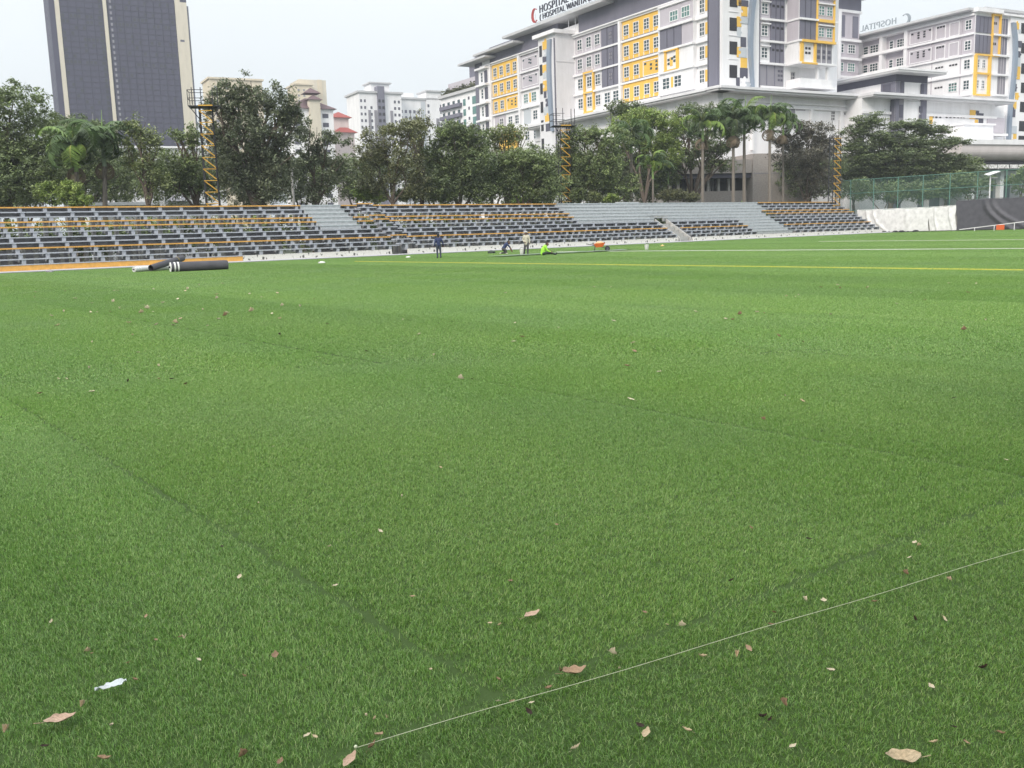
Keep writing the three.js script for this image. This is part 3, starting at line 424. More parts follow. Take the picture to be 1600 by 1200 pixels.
  part(e, 'yellow_frame', [box(x1 - 0.05, x1 + 0.18, G[2], 43, 0, 0.5), box(x2 - 0.3, x2, G[2], 43, 0, 0.5), box(x1 + 0.2, x2 - 0.32, 42.6, 42.95, 0.2, 0.52), box(x1 + 0.2, x2 - 0.32, G[3] - 0.1, G[3] + 0.2, 0.2, 0.52), box(0, x2, G[2] - 0.3, G[2] - 0.01, 0.2, 0.54), box(0, 0.55, G[0], G[2] - 0.3, 0, 0.5), box(x1 - 0.5, x1, G[0], G[2] - 0.3, 0, 0.5), box(0.56, x1 - 0.51, G[1] - 0.15, G[1] + 0.2, 0.2, 0.52), box(0, x1, G[0] - 0.3, G[0] - 0.01, 0.2, 0.54)], MAT.yellow);
  for (const r of [0, 1]) for (const s of [1.2, 3.0]) addWindow(e, s, G[r] + 2, 0.02, 0.8, 1.5, 2, 3);
  for (let r = 0; r < 4; r++) { part(e, 'glazed_screen', box(x2 + 0.1, x3 - 1.0, G[r] + 0.3, G[r + 1] - 0.3, 0, 0.1), r > 1 ? MAT.slate : MAT.louvre); for (const t of [0.35, 0.65]) { const s = x2 + (x3 - 1 - x2) * t; part(e, 'screen_mullion', box(s - 0.05, s + 0.05, G[r] + 0.3, G[r + 1] - 0.3, 0.1, 0.18), MAT.lilac); } part(e, 'floor_band', box(x1 + 0.3, x3 - 0.7, G[r] - 0.2, G[r] + 0.15, 0, 0.7), MAT.white); }
  part(e, 'stair_face', box(x3 - 0.6, 30, 0, 42.8, 0, 0.5), MAT.white); part(e, 'cornice', box(x2, 30, 42.81, 43.2, 0, 0.9), MAT.white);
  const EP = RF.at(0.5); ribbon(EP, e, [[1581.5, 36, 5], [1584, 60, 5], [1584.5, 85, 5], [1583, 110, 4.6], [1580, 140, 4.2], [1577, 165, 4.0], [1575.2, 190, 4], [1573.5, 226, 4]], 0.52, 0.6, MAT.band);
  puzzle(EP, e, [[1586, 1592, 36, 46, MAT.yellow, 2], [1591, 1596, 46, 52, MAT.puzzleGrey, 0], [1588, 1596, 64, 74, MAT.slateDark, 4], [1589, 1594, 80, 90, MAT.slateDark, 1], [1589, 1594, 90, 104, MAT.puzzleGrey, 0], [1587, 1594, 104, 117, MAT.yellow, 0], [1588, 1593, 117, 124, MAT.yellow, 4], [1584, 1588, 131, 143, MAT.slateDark, 1], [1586, 1591, 145, 156, MAT.yellow, 1], [1580, 1588, 157, 170, MAT.yellow, 0], [1579, 1586, 171, 183, MAT.slateDark, 2], [1578, 1588, 197, 209, MAT.puzzleGrey, 4], [1583, 1588, 209, 217, MAT.yellow, 0], [1578, 1584, 218, 226, MAT.yellow, 1]], 0.5);
  for (const y of [43, 74, 106, 136, 166, 196, 219]) { const h = EP.h(1597, y), s = EP.s(1595.5 - (y > 130 ? (y - 130) * 0.05 : 0), y); part(e, 'stair_window', box(s, s + 2.4, h - 1.2, h + 0.9, 0.5, 0.56), MAT.dark); }
  const RP = RF.at(2); // lower storeys below the wing
  part(e, 'lower_wall', box(-34, 4.6, 0, 24.6, -2, 2), MAT.white); part(e, 'lower_eave', box(-34, 7.0, 24.6, 24.95, -2, 4.6), MAT.soffit); part(e, 'lower_fascia', box(-34, 7.2, 24.96, 25.4, -2, 4.9), MAT.offwhite); part(e, 'wall_band', box(-34, 4.8, 21.8, 22.3, 2, 2.35), MAT.white);
  for (const x of [1457, 1463, 1469, 1479, 1485, 1491, 1497, 1502, 1506]) part(e, 'small_window', box(-0.27, 0.27, -0.2, 0.2, 0, 0.05), MAT.dark, RP.s(x, 183), RP.h(x, 183), 2);
  puzzle(RP, e, [[1515, 1524, 172, 186, MAT.yellow, 0], [1524, 1529, 173, 186, MAT.slateDark, 4], [1523, 1528, 187, 192, MAT.yellow, 0], [1452, 1457, 180, 194, MAT.yellow, 0]], 2); { const a = RP.s(1529, 190), b = RP.s(1536, 190); part(e, 'stair_window', box(a, b, RP.h(1532, 203), RP.h(1532, 177), 2, 2.06), MAT.slateDark); }
  part(e, 'window_bay', box(RP.s(1541, 205), RP.s(1568, 205), RP.h(1555, 208), RP.h(1555, 184), 0.5, 2.2), MAT.lilac); part(e, 'bay_ledge', box(RP.s(1538, 211), RP.s(1571, 211), RP.h(1555, 212.5), RP.h(1555, 209), 0.5, 2.6), MAT.white); addWindow(e, RP.s(1562, 167), RP.h(1562, 167), 0.5, 0.6, 1.4, 1, 3, MAT.white, MAT.dark, 0.08);
  for (const x of [1532, 1543, 1548, 1555, 1559]) part(e, 'small_window', box(-0.3, 0.3, -0.25, 0.25, 0, 0.05), MAT.dark, RP.s(x, 223), RP.h(x, 223), 2.2);
  part(e, 'low_block', box(RP.s(1486, 210), RP.s(1531, 210), 0, RP.h(1510, 198), 2, 5), MAT.white); part(e, 'low_block_coping', box(RP.s(1484, 197), RP.s(1533, 197), RP.h(1510, 198) + 0.01, RP.h(1510, 195.5), 1.8, 5.4), MAT.white);
  for (const o of [k, w, e]) shade(o);

  // ---- stair pavilion with shallow gable in the courtyard
  const A = at(1400, 115, 190), PV = new Facade(A.x, A.z, 62), v = PV.group('gabled_stair_pavilion', 'white pavilion with dark glass corners and flat projecting roof above the layered tree', 'building');
  const a0 = PV.s(1399, 150), b1 = PV.s(1448, 150), hp = PV.h(1400, 116);
  part(v, 'wall', box(a0, b1, 0, hp, -18, 0), MAT.white);
  part(v, 'slate_crown', box(a0 - 0.05, b1 + 0.05, hp - 1.3, hp, -18.05, 0.06), MAT.slateDark);
  part(v, 'roof_slab', box(a0 - 2.4, b1 + 2.2, hp + 0.01, hp + 0.4, -20, 2.6), MAT.soffit); part(v, 'roof_fascia', box(a0 - 2.5, b1 + 2.3, hp + 0.41, hp + 0.75, -20, 2.7), MAT.white);
  const sl = (p0, p1, m, y0 = hp - 1.35, zz = 0.1) => part(v, 'slate_strip', box(PV.s(p0, 150), PV.s(p1, 150), 0, y0, 0, zz), m);
  sl(1399, 1404.5, MAT.slate, hp - 1.35, 0.14); sl(1404.6, 1412, MAT.louvre); sl(1439, 1448, MAT.slate);
  for (const [p0, p1, y0, y1] of [[1405.5, 1411, 128, 149], [1405, 1410.5, 164, 184], [1437, 1442, 130, 157], [1436, 1441, 165, 175], [1436, 1440, 178, 194]]) part(v, 'glass_panel', box(PV.s(p0, 150), PV.s(p1, 150), PV.h(1410, y1), PV.h(1410, y0), 0.14, 0.2), MAT.slateDark);
  part(v, 'left_glass_strip', box(a0 - 0.12, a0, 0, hp - 1.35, -3.4, -0.02), MAT.slate); for (const [y0, y1] of [[130, 150], [165, 180]]) part(v, 'glass_panel', box(a0 - 0.18, a0 - 0.12, PV.h(1400, y1), PV.h(1400, y0), -2.9, -1.0), MAT.slateDark);
  part(v, 'wall_joint', box(PV.s(1412, 158), PV.s(1438, 158), PV.h(1425, 158.6), PV.h(1425, 157.8), 0, 0.05), MAT.soffit); shade(v);

  // ---- entrance canopy with lettered black fascia at the right edge
  const N = at(1545, 250, 185), CF = new Facade(N.x, N.z, 66), c = CF.group('entrance_canopy', 'pale curved entrance canopy with white lettering on black band at right edge', 'canopy');
  const cs0 = CF.s(1500, 240), hh = CF.h(1545, 226);
  part(c, 'roof_slab', box(cs0, cs0 + 34, hh, hh + 0.9, -14, 0.6), MAT.white);
  { const sh = new THREE.Shape(); const h0 = CF.h(1545, 252); sh.moveTo(0.3, hh - 0.01); sh.lineTo(-9, hh - 0.01); sh.lineTo(-9, h0); sh.lineTo(-3, h0); sh.quadraticCurveTo(0.2, h0 + 0.2, 0.3, hh - 1); const ex = new THREE.ExtrudeGeometry(sh, { depth: 34, bevelEnabled: false, curveSegments: 10 }); ex.rotateY(Math.PI / 2); ex.scale(1, 1, -1); const q2 = mergeAll([ex.translate(cs0, 0, 0)]); const ix = q2.attributes.position; q2.computeVertexNormals(); part(c, 'curved_soffit', metreUV(q2), paint(0xd6cecd)); part(c, 'sign_band', box(cs0 + 1, cs0 + 30, h0 - 1.5, h0 - 0.02, -5, -1.0), MAT.dark); c.userData.signH = h0; }
  for (const s of [cs0 + 7, cs0 + 15, cs0 + 24]) part(c, 'column', box(s - 0.5, s + 0.5, 0, hh - 3.4, -4, -3), MAT.white);
  part(c, 'rear_wall', box(cs0, cs0 + 34, 0, hh - 3, -14, -13), MAT.lilac); for (let i = 0; i < 5; i++) part(c, 'glass_panel', box(cs0 + 6 + i * 5, cs0 + 9.5 + i * 5, 1, hh - 5, -13, -12.9), MAT.slateDark);
  const font = await new FontLoader().loadAsync('fonts/droid/droid_sans_bold.typeface.json'), fontR = await new FontLoader().loadAsync('fonts/droid/droid_sans_regular.typeface.json');
  const text = (str, size, depth, f2 = font) => new TextGeometry(str, { font: f2, size, depth, curveSegments: 3, bevelEnabled: false });
  { const t = text('HOSPITAL TUNKU AZIZAH (HOSPITAL TUNKU AZIZAH)', 0.72, 0.08); const kx = 0.62; t.scale(kx, 1, 1); const target = CF.at(-1).s(1536, 259); const pre = text('HOSPITAL TU', 0.72, 0.08); pre.computeBoundingBox(); part(c, 'sign_lettering', metreUV(t), plain(0xffffff, 0.6), target - pre.boundingBox.max.x * kx, c.userData.signH - 1.24, -0.99); }
  delete c.userData.signH; shade(c);

  // ---- rooftop letters: standing on the wing's roof edge, and a second row seen from behind
  const sign = (name, label, FA, lines, mat, crescentMat, cres, out) => {
    const o = FA.group(name, label, 'sign');
    for (const [str, size, s, h, f2, squeeze] of lines) { const t = text(str, size, 0.22, f2); t.scale(squeeze, 1, 1); part(o, 'lettering', metreUV(t), mat, s, h, out); }
    if (cres) { const [s, h, r] = cres, sh = new THREE.Shape(); sh.absarc(0, 0, r, 0.75, 5.53, false); sh.absarc(r * 0.42, 0, r * 0.86, 5.1, 1.18, true); part(o, 'crescent', metreUV(new THREE.ExtrudeGeometry(sh, { depth: 0.25, bevelEnabled: false, curveSegments: 20 })), crescentMat, s, h, out).scale.x = 0.8; }
    const rail = []; for (let s = -2; s < 34; s += 3) rail.push(rod(V(lines[0][2] + s, 47.4, out - 0.2), V(lines[0][2] + s, 50, out - 0.2), 0.06)); rail.push(box(lines[0][2] - 2, lines[0][2] + 34, 47.9, 48.0, out - 0.25, out - 0.18)); part(o, 'support_rail', rail, MAT.soffit); return shade(o);
  };
  const SG = LW.at(2.4), a1 = SG.m(843, 21), a2 = SG.m(844, 31.5), ac = SG.m(836, 24.5);
  sign('rooftop_sign', 'rooftop lettering in dark grey with red crescent on the left wing', LW, [['HOSPITAL TUNKU AZIZAH', 1.55, a1[0], a1[1], fontR, 1.22], ['( HOSPITAL WANITA & KANAK-KANAK KUALA LUMPUR )', 1.12, a2[0], a2[1], fontR, 1.3]], plain(0x3d3f4a, 0.6), plain(0xa8403c, 0.6), [ac[0], ac[1], 1.55], 2.4);
  { const B0 = at(1402, 38, 262), SB = new Facade(B0.x, B0.z, 150), o = thing('rooftop_sign', 'rooftop lettering seen mirrored from behind above the right wing', 'sign', B0.x, 0, B0.z, Math.PI / 2 - SB.az + Math.PI);
    const t = text('HOSPITAL TUNKU AZIZAH', 1.5, 0.2, fontR); t.scale(1.25, 1, 1); part(o, 'lettering', metreUV(t), plain(0x9098a0, 0.6), 0.2, SB.h(1402, 36), 0);
    const sh = new THREE.Shape(); sh.absarc(0, 0, 1.35, 0.75, 5.53, false); sh.absarc(0.56, 0, 1.16, 5.1, 1.18, true); part(o, 'crescent', metreUV(new THREE.ExtrudeGeometry(sh, { depth: 0.25, bevelEnabled: false, curveSegments: 20 })), plain(0x9098a0, 0.6), -2.6, SB.h(1414, 30), 0);
    part(o, 'support_wall', box(-3, 40, 0, SB.h(1402, 41), 0.4, 6), MAT.soffit); shade(o); }
}
LOG('hospital done');
// ---------------------------------------------------------------- buildings further off
{ // dark office tower at the left
  const A = at(95, 125, 580), T = new Facade(A.x, A.z, 62), g = T.group('dark_office_tower', 'tall dark slate tower block with cream strips at far left', 'building');
  const H = 205, W = 66.5, r = rng(77);
  part(g, 'core', box(-2.4, W + 7.4, 0, H, -40, -0.6), MAT.towerBlue);
  part(g, 'facade_field', box(3.4, 26.2, 0, H, -0.6, 0), MAT.towerBlue); part(g, 'facade_field', box(29, W, 0, H, -0.6, 0.6), MAT.towerBlue);
  part(g, 'cream_strip', box(26.3, 28.2, 0, H, -0.6, 0.9), MAT.cream); part(g, 'cream_strip', box(0.6, 3.0, 0, H, -3, 0.5), MAT.cream); part(g, 'cream_end_panel', box(W + 0.3, W + 7.2, 0, H - 60, -20, 0.5), MAT.cream); part(g, 'edge_strip', box(W + 7.25, W + 8.2, 0, H - 62, -24, 0.2), MAT.slateDark); part(g, 'end_panel_upper', box(W + 0.3, W + 3.4, H - 60, H, -20, 0.5), MAT.cream);
  part(g, 'edge_strip', box(-2.3, 0.55, 0, H, -3, 0.3), MAT.towerBlue);
  const rib = [box(3.5, 26.1, 0, 0.55, 0, 0.22), box(29.1, W - 0.1, 0, 0.55, 0.6, 0.82)]; for (let k = 12; k < 63; k++) { part(g, 'floor_rib', rib[0], MAT.towerRib, 0, k * 3.2, 0); part(g, 'floor_rib', rib[1], MAT.towerRib, 0, k * 3.2, 0); }
  for (const s of [7.5, 12, 16.5, 21]) part(g, 'mullion_rib', box(s - 0.16, s + 0.16, 0, H, 0, 0.35), MAT.towerRib); for (let s = 33; s < W; s += 4.3) part(g, 'mullion_rib', box(s - 0.16, s + 0.16, 0, H, 0.6, 0.95), MAT.towerRib);
  const wd = box(-0.75, 0.75, 0.8, 2.5, 0, 0.06); let n = 0;
  for (let k = 18; k < 46 && n < 230; k++) for (const [s0, s1, z] of [[4.5, 25.4, 0], [30.4, W - 1.4, 0.6]]) { const dense = [33, 37, 40, 41].includes(k) ? 0.55 : k < 24 ? 0.07 : 0.13; for (let s = s0; s < s1; s += 2.15) if (r() < dense) { part(g, 'window', wd, MAT.towerDark, s, k * 3.2, z); n++; } }
  const w2 = box(-0.8, 0.8, 0.6, 2.4, 0, 0.07), w3 = box(-0.5, 0.5, 0.6, 2.2, 0, 0.07); for (let k = 16; k < 48; k++) { part(g, 'stair_window', w2, MAT.towerDark, 24.6, k * 3.2, 0.3); part(g, 'light_window', w3, MAT.louvre, 30.3, k * 3.2, 0.85); }
  for (let k = 18; k < 46; k++) part(g, 'side_window', box(-0.08, 0, 0.6, 2.4, -6, -4.4), MAT.towerDark, -2.4, k * 3.2, -5), part(g, 'side_window', box(-0.08, 0, 0.6, 2.4, -6, -4.4), MAT.towerDark, -2.4, k * 3.2, -13);
  part(g, 'vent', box(W + 2, W + 4.4, 122, 123.2, 0.5, 0.56), MAT.slateDark); shade(g);
}
function slabTower(name, label, px0, px1, ytop, depth, az, mats, o = {}) {
  const A = at(px0, ytop + 30, depth), T = new Facade(A.x, A.z, az), W = T.s(px1, ytop + 30), H = T.h((px0 + px1) / 2, ytop), g = T.group(name, label, 'building', o.group);
  part(g, 'wall', box(0, W, 0, H, -(o.deep || 18), 0), mats[0]);
  if (o.cap !== false) part(g, 'roof_slab', box(-0.8, W + 0.8, H, H + 0.9, -(o.deep || 18) - 0.8, 0.8), mats[1] || mats[0]);
  return { g, T, W, H };
}
function windowGrid(g, s0, s1, h0, h1, ds, dh, w, h, mat, z = 0) { const geo = box(-w / 2, w / 2, -h / 2, h / 2, 0, 0.08); for (let s = s0; s <= s1; s += ds) for (let y = h0; y <= h1; y += dh) part(g, 'window', geo, mat, s, y, z); }
{
  const b1 = slabTower('beige_apartment_tower', 'beige apartment tower half hidden behind the tallest tree', 329, 411, 125, 520, 62, [MAT.beige, MAT.beige]); windowGrid(b1.g, 3, b1.W - 3, 30, b1.H - 4, 5.2, 3.4, 1.6, 1.5, MAT.louvre); shade(b1.g);
  const b2 = slabTower('tan_apartment_tower', 'tan twin block tower behind the brown roofed flats', 463, 489, 133, 620, 62, [MAT.beige, MAT.beige]); part(b2.g, 'rear_block', box(b2.W * 0.4, b2.W * 2.05, 0, b2.H + 4.4, -26, -6), MAT.cream); part(b2.g, 'corner_pier', box(b2.W * 1.55, b2.W * 1.8, 0, b2.H + 4.6, -7, -5.6), MAT.beige); windowGrid(b2.g, 2, b2.W - 2, 60, b2.H - 3, 3.4, 3.3, 1.2, 1.2, MAT.louvre); shade(b2.g);
  // flats with brown hipped roof
  const hip = (g, x0, x1, z0, z1, h, rise, mat, ov = 1.2) => { const p = [[x0 - ov, h, z1 + ov], [x1 + ov, h, z1 + ov], [x1 + ov, h, z0 - ov], [x0 - ov, h, z0 - ov]], dz = (z1 - z0) / 2, dx = (x1 - x0) / 2, ins = Math.min(dx, dz), r0 = [x0 + ins, h + rise, (z0 + z1) / 2 - (dz - ins)], r1 = [x1 - ins, h + rise, (z0 + z1) / 2 + (dz - ins)]; const a = r0, b = r1; const tris = [p[0], p[1], b, p[0], b, a, p[1], p[2], b, p[2], p[3], a, p[2], a, b, p[3], p[0], a, p[0], p[3], p[2], p[0], p[2], p[1]]; const q = new THREE.BufferGeometry(); q.setAttribute('position', new THREE.Float32BufferAttribute(tris.flat(), 3)); q.computeVertexNormals(); return part(g, 'hip_roof', metreUV(q), mat); };
  const b3 = slabTower('brown_roofed_flats', 'white flats with dark brown hipped roof and small cupola', 458, 522, 170, 360, 62, [MAT.white], { cap: false, deep: 14 }); hip(b3.g, 0, b3.W, -14, 0, b3.H, 4.6, MAT.brownRoof); const cx = b3.T.s(490, 165); part(b3.g, 'cupola', box(cx - 2, cx + 2, 20, b3.H + 3, -1, 1.6), MAT.cream); hip(b3.g, cx - 2, cx + 2, -2.4, 1.6, b3.H + 3, 2, MAT.brownRoof, 0.8); hip(b3.g, cx - 2.2, cx + 2.2, -5, -0.6, b3.H + 5.6, 2.2, MAT.brownRoof, 0.8);
  windowGrid(b3.g, cx + 4.2, b3.W - 1, 14, b3.H - 1, 3.6, 3.2, 2.2, 1.5, MAT.slateDark); windowGrid(b3.g, 1.5, cx - 4, 14, b3.H - 1, 3.6, 3.2, 2.2, 1.5, MAT.slateDark); shade(b3.g);
  const b4 = slabTower('red_roofed_house_block', 'pink block with two red roof tiers beside brown roofed flats', 523, 546, 184, 390, 62, [paint(0xd9c9c6)], { cap: false, deep: 12 }); hip(b4.g, 0, b4.W, -12, 0, b4.H, 2.6, MAT.redRoof); part(b4.g, 'lower_block', box(0, b4.W + 1, 0, b4.H - 6, 0, 3), paint(0xd9c9c6)); hip(b4.g, 0, b4.W + 1, -1, 3, b4.H - 6, 2.2, MAT.redRoof); shade(b4.g);
  // white apartment blocks
  const b5 = slabTower('white_apartment_block', 'white apartment block with grey vertical strips in the middle distance', 562, 628, 146, 480, 62, [MAT.white, MAT.soffit]); { const { g, W, H } = b5; for (const s of [0.2, 0.34, 0.72]) part(g, 'grey_strip', box(W * s, W * (s + 0.06), 0, H - 8, 0, 0.3), MAT.louvre); part(g, 'stair_shaft', box(W * 0.42, W * 0.58, 0, H + 3.2, -4, 1.4), MAT.slate); part(g, 'roof_box', box(W * 0.34, W * 0.78, H + 0.9, H + 5, -12, -3), MAT.white); part(g, 'roof_box_slab', box(W * 0.3, W * 0.82, H + 5, H + 5.6, -13, -2), MAT.soffit); windowGrid(g, 1, W * 0.16, 20, H - 3, 1.9, 3.1, 0.9, 1.3, MAT.slateDark); windowGrid(g, W * 0.28, W * 0.33, 20, H - 6, 3, 3.1, 1, 1.3, MAT.slateDark); windowGrid(g, W * 0.45, W * 0.56, 20, H - 2, 2.0, 3.1, 1.2, 1.4, MAT.dark, 1.4); windowGrid(g, W * 0.84, W - 0.6, 20, H - 3, 2.1, 3.1, 1, 1.3, MAT.slateDark); shade(g); }
  const b6 = slabTower('white_apartment_block', 'white apartment block with many small windows nearest the hospital', 624, 692, 156, 500, 62, [MAT.white, MAT.soffit]); { const { g, W, H } = b6; part(g, 'tall_bay', box(W * 0.62, W, 0, H + 4, -10, 0.8), MAT.white); part(g, 'bay_roof', box(W * 0.6, W + 0.8, H + 4, H + 4.7, -11, 1.6), MAT.soffit); part(g, 'grey_strip', box(W * 0.83, W * 0.9, 0, H - 9, 0.8, 1), MAT.louvre); part(g, 'grey_strip', box(W * 0.5, W * 0.6, 0, H - 1, 0, 0.3), MAT.puzzleGrey); windowGrid(g, 1.4, W * 0.46, 20, H - 3, 2.3, 3.1, 1.2, 1.5, MAT.slate); windowGrid(g, W * 0.66, W * 0.72, 20, H - 2, 2, 3.1, 1, 1.4, MAT.slateDark, 0.8); windowGrid(g, W * 0.95, W - 0.5, 20, H - 2, 2, 3.1, 1, 1.4, MAT.slateDark, 0.8); part(g, 'roof_box', box(W * 0.1, W * 0.4, H + 0.9, H + 3.6, -10, -3), MAT.white); shade(g); }
  const b7 = slabTower('roof_garden_apartment', 'grey balconied apartment block with roof garden left of the hospital', 690, 748, 147, 330, 148, [MAT.white, MAT.soffit], { deep: 16 }); { const { g, W, H } = b7; const rise = 4.5; part(g, 'upper_floor', box(W * 0.1, W, H + 0.9, H + rise, -14, -1.5), MAT.lilac); part(g, 'roof_pavilion', box(W * 0.62, W, H + rise, H + rise + 4, -12, -2.5), MAT.slate); part(g, 'pavilion_slab', box(W * 0.58, W + 0.6, H + rise + 4, H + rise + 4.5, -13, -1.6), MAT.soffit);
    for (let h = 14; h < H - 1; h += 3.1) { part(g, 'balcony', box(0.5, W * 0.58, h, h + 1.1, 0, 1.1), MAT.slate); for (let k = 0; k < 4; k++) part(g, 'recess_shade_pane', box(W * (0.04 + 0.14 * k), W * (0.04 + 0.14 * k) + 1.5, h + 0.1, h + 2.3, 0.01, 0.07), MAT.glass); } windowGrid(g, W * 0.64, W * 0.66, 15, H - 1.5, 2, 3.1, 1.6, 2, MAT.glassGreen); windowGrid(g, W * 0.9, W * 0.94, 15, H - 1.5, 3, 3.1, 2.4, 2.3, MAT.glassGreen); windowGrid(g, W * 0.76, W * 0.78, 16, H - 1.5, 3, 3.1, 0.9, 0.9, MAT.slateDark);  // dark panes on the flat wall stand in for the balcony recess shade
    const lf = [], r = rng(5); for (let i = 0; i < 900; i++) { const s = W * (0.05 + 0.95 * r()), y = H + 0.9 + 2.2 * r() * r(), z = -1.2 + 1.8 * r(); const q = new THREE.PlaneGeometry(0.5, 0.4); q.rotateX(r() * 6); q.rotateY(r() * 6); lf.push(q.translate(s, y, z)); } part(g, 'roof_planting', lf, new THREE.MeshStandardMaterial({ color: 0x5d6049, roughness: 1, side: THREE.DoubleSide })); shade(g); }
  // grey lean-to roof between that block and the hospital
  const A = at(735, 190, 262), T = new Facade(A.x, A.z, 150), g = T.group('grey_sloping_annexe', 'small grey sloping roof annexe beside the left end of the hospital', 'building'); part(g, 'wall', box(-16, 3, 0, 29, -10, 0), MAT.soffit); part(g, 'roof_slab', box(-17, 4, 29, 29.6, -11, 1.4), MAT.slate); shade(g);
  // low concrete hall behind the stand
  const hA = at(1040, 300, 168), HF = new Facade(hA.x, hA.z, 75), hg = HF.group('low_concrete_hall', 'low weathered concrete hall behind the palms with dark window openings', 'building'); const hs = px => HF.s(px, 280), top1 = HF.h(1100, 251), top2 = HF.h(1200, 241), rough = paint(0xa9a19c, 0.95, concreteGrain);
  part(hg, 'wall', box(hs(1040), hs(1168), 0, HF.h(1100, 299), -14, 0), rough); part(hg, 'roof_fascia', box(hs(1036), hs(1168), HF.h(1100, 272), top1, -14, 1.6), rough); part(hg, 'roof_soffit', box(hs(1038), hs(1168), HF.h(1100, 279), HF.h(1100, 272) - 0.02, -14, 1.2), MAT.slateDark); part(hg, 'window_recess', box(hs(1042), hs(1168), HF.h(1100, 299), HF.h(1100, 279), -14, -1.4), MAT.dark);
  for (const x of [1048, 1061, 1078, 1092, 1108, 1124, 1140]) part(hg, 'pier', box(hs(x) - 0.22, hs(x) + 0.22, HF.h(1100, 299), HF.h(1100, 279) - 0.03, -0.7, -0.2), MAT.concrete); for (let x = 1084; x < 1122; x += 3.2) part(hg, 'window_bar', box(hs(x) - 0.05, hs(x) + 0.05, HF.h(1100, 299), HF.h(1100, 279) - 0.03, -1.35, -1.25), MAT.soffit);
  part(hg, 'end_block', box(hs(1168.3), hs(1252), 0, top2, -16, 1.8), rough); part(hg, 'block_joint', box(hs(1169), hs(1251), HF.h(1200, 272), HF.h(1200, 271), 1.8, 1.84), MAT.louvre); part(hg, 'block_window', box(hs(1211), hs(1224), HF.h(1217, 279), HF.h(1217, 271.5), 1.84, 1.9), MAT.slateDark); shade(hg);
  // low white house with glass pyramid behind the stand at left
  const wA = at(140, 316, 108), WF = new Facade(wA.x, wA.z, 65), wg = WF.group('low_white_house', 'low white flat roofed house seen over the grandstand at left', 'building'); const wl = WF.s(330, 316), wh = WF.h(220, 316.5); part(wg, 'wall', box(0, wl, 0, wh - 0.3, -8, 0), MAT.white); part(wg, 'roof_slab', box(-0.5, wl + 0.5, wh - 0.29, wh + 0.05, -8.5, 0.7), MAT.white); for (let s = 1.5; s < wl - 2; s += 3) part(wg, 'window', box(s, s + 1.8, 1.2, 3.2, 0, 0.06), MAT.slateDark); shade(wg);
  const pA = at(280, 316.5, 111), pg = thing('glass_pyramid', 'grey glass pyramid skylight with white ribs on the low white house', 'skylight', pA.x, wh + 0.04, pA.z, 0.5); const pr = 1.45, ph = 0.95; const cone = new THREE.ConeGeometry(pr, ph, 4, 1).translate(0, ph / 2, 0); part(pg, 'glazing', cone, MAT.louvre); for (let i = 0; i < 4; i++) { const a = i * Math.PI / 2; part(pg, 'rib', rod(V(Math.sin(a) * pr, 0, Math.cos(a) * pr), V(0, ph + 0.02, 0), 0.045), MAT.white); } shade(pg);
  for (const [x, lab] of [[252, 'left of two white flue pipes beside the glass pyramid'], [256.5, 'right of two white flue pipes beside the glass pyramid']]) { const P = at(x, 318, 110), o = thing('flue_pipe', lab, 'pipe', P.x, 0, P.z, 0, 'white flue pipes'); const top = at(x, 288, 110).y; part(o, 'tube', rod(V(0, 0, 0), V(0, top - 0.12, 0), 0.12, 0.12, 10), MAT.white); part(o, 'cap', rod(V(0, top - 0.12, 0), V(0, top, 0), 0.15, 0.15, 10), MAT.soffit); shade(o); }
  const fA = at(285, 235, 300), FF = new Facade(fA.x, fA.z, 65), fg = FF.group('white_roofed_shed', 'white flat roof showing through the trees below the dark tower', 'building'); part(fg, 'wall', box(-32, 12, 0, FF.h(285, 232), -20, 0), MAT.offwhite); part(fg, 'roof_slab', box(-33, 13, FF.h(285, 232), FF.h(285, 229), -21, 1), MAT.white); shade(fg);
}
LOG('far buildings done');

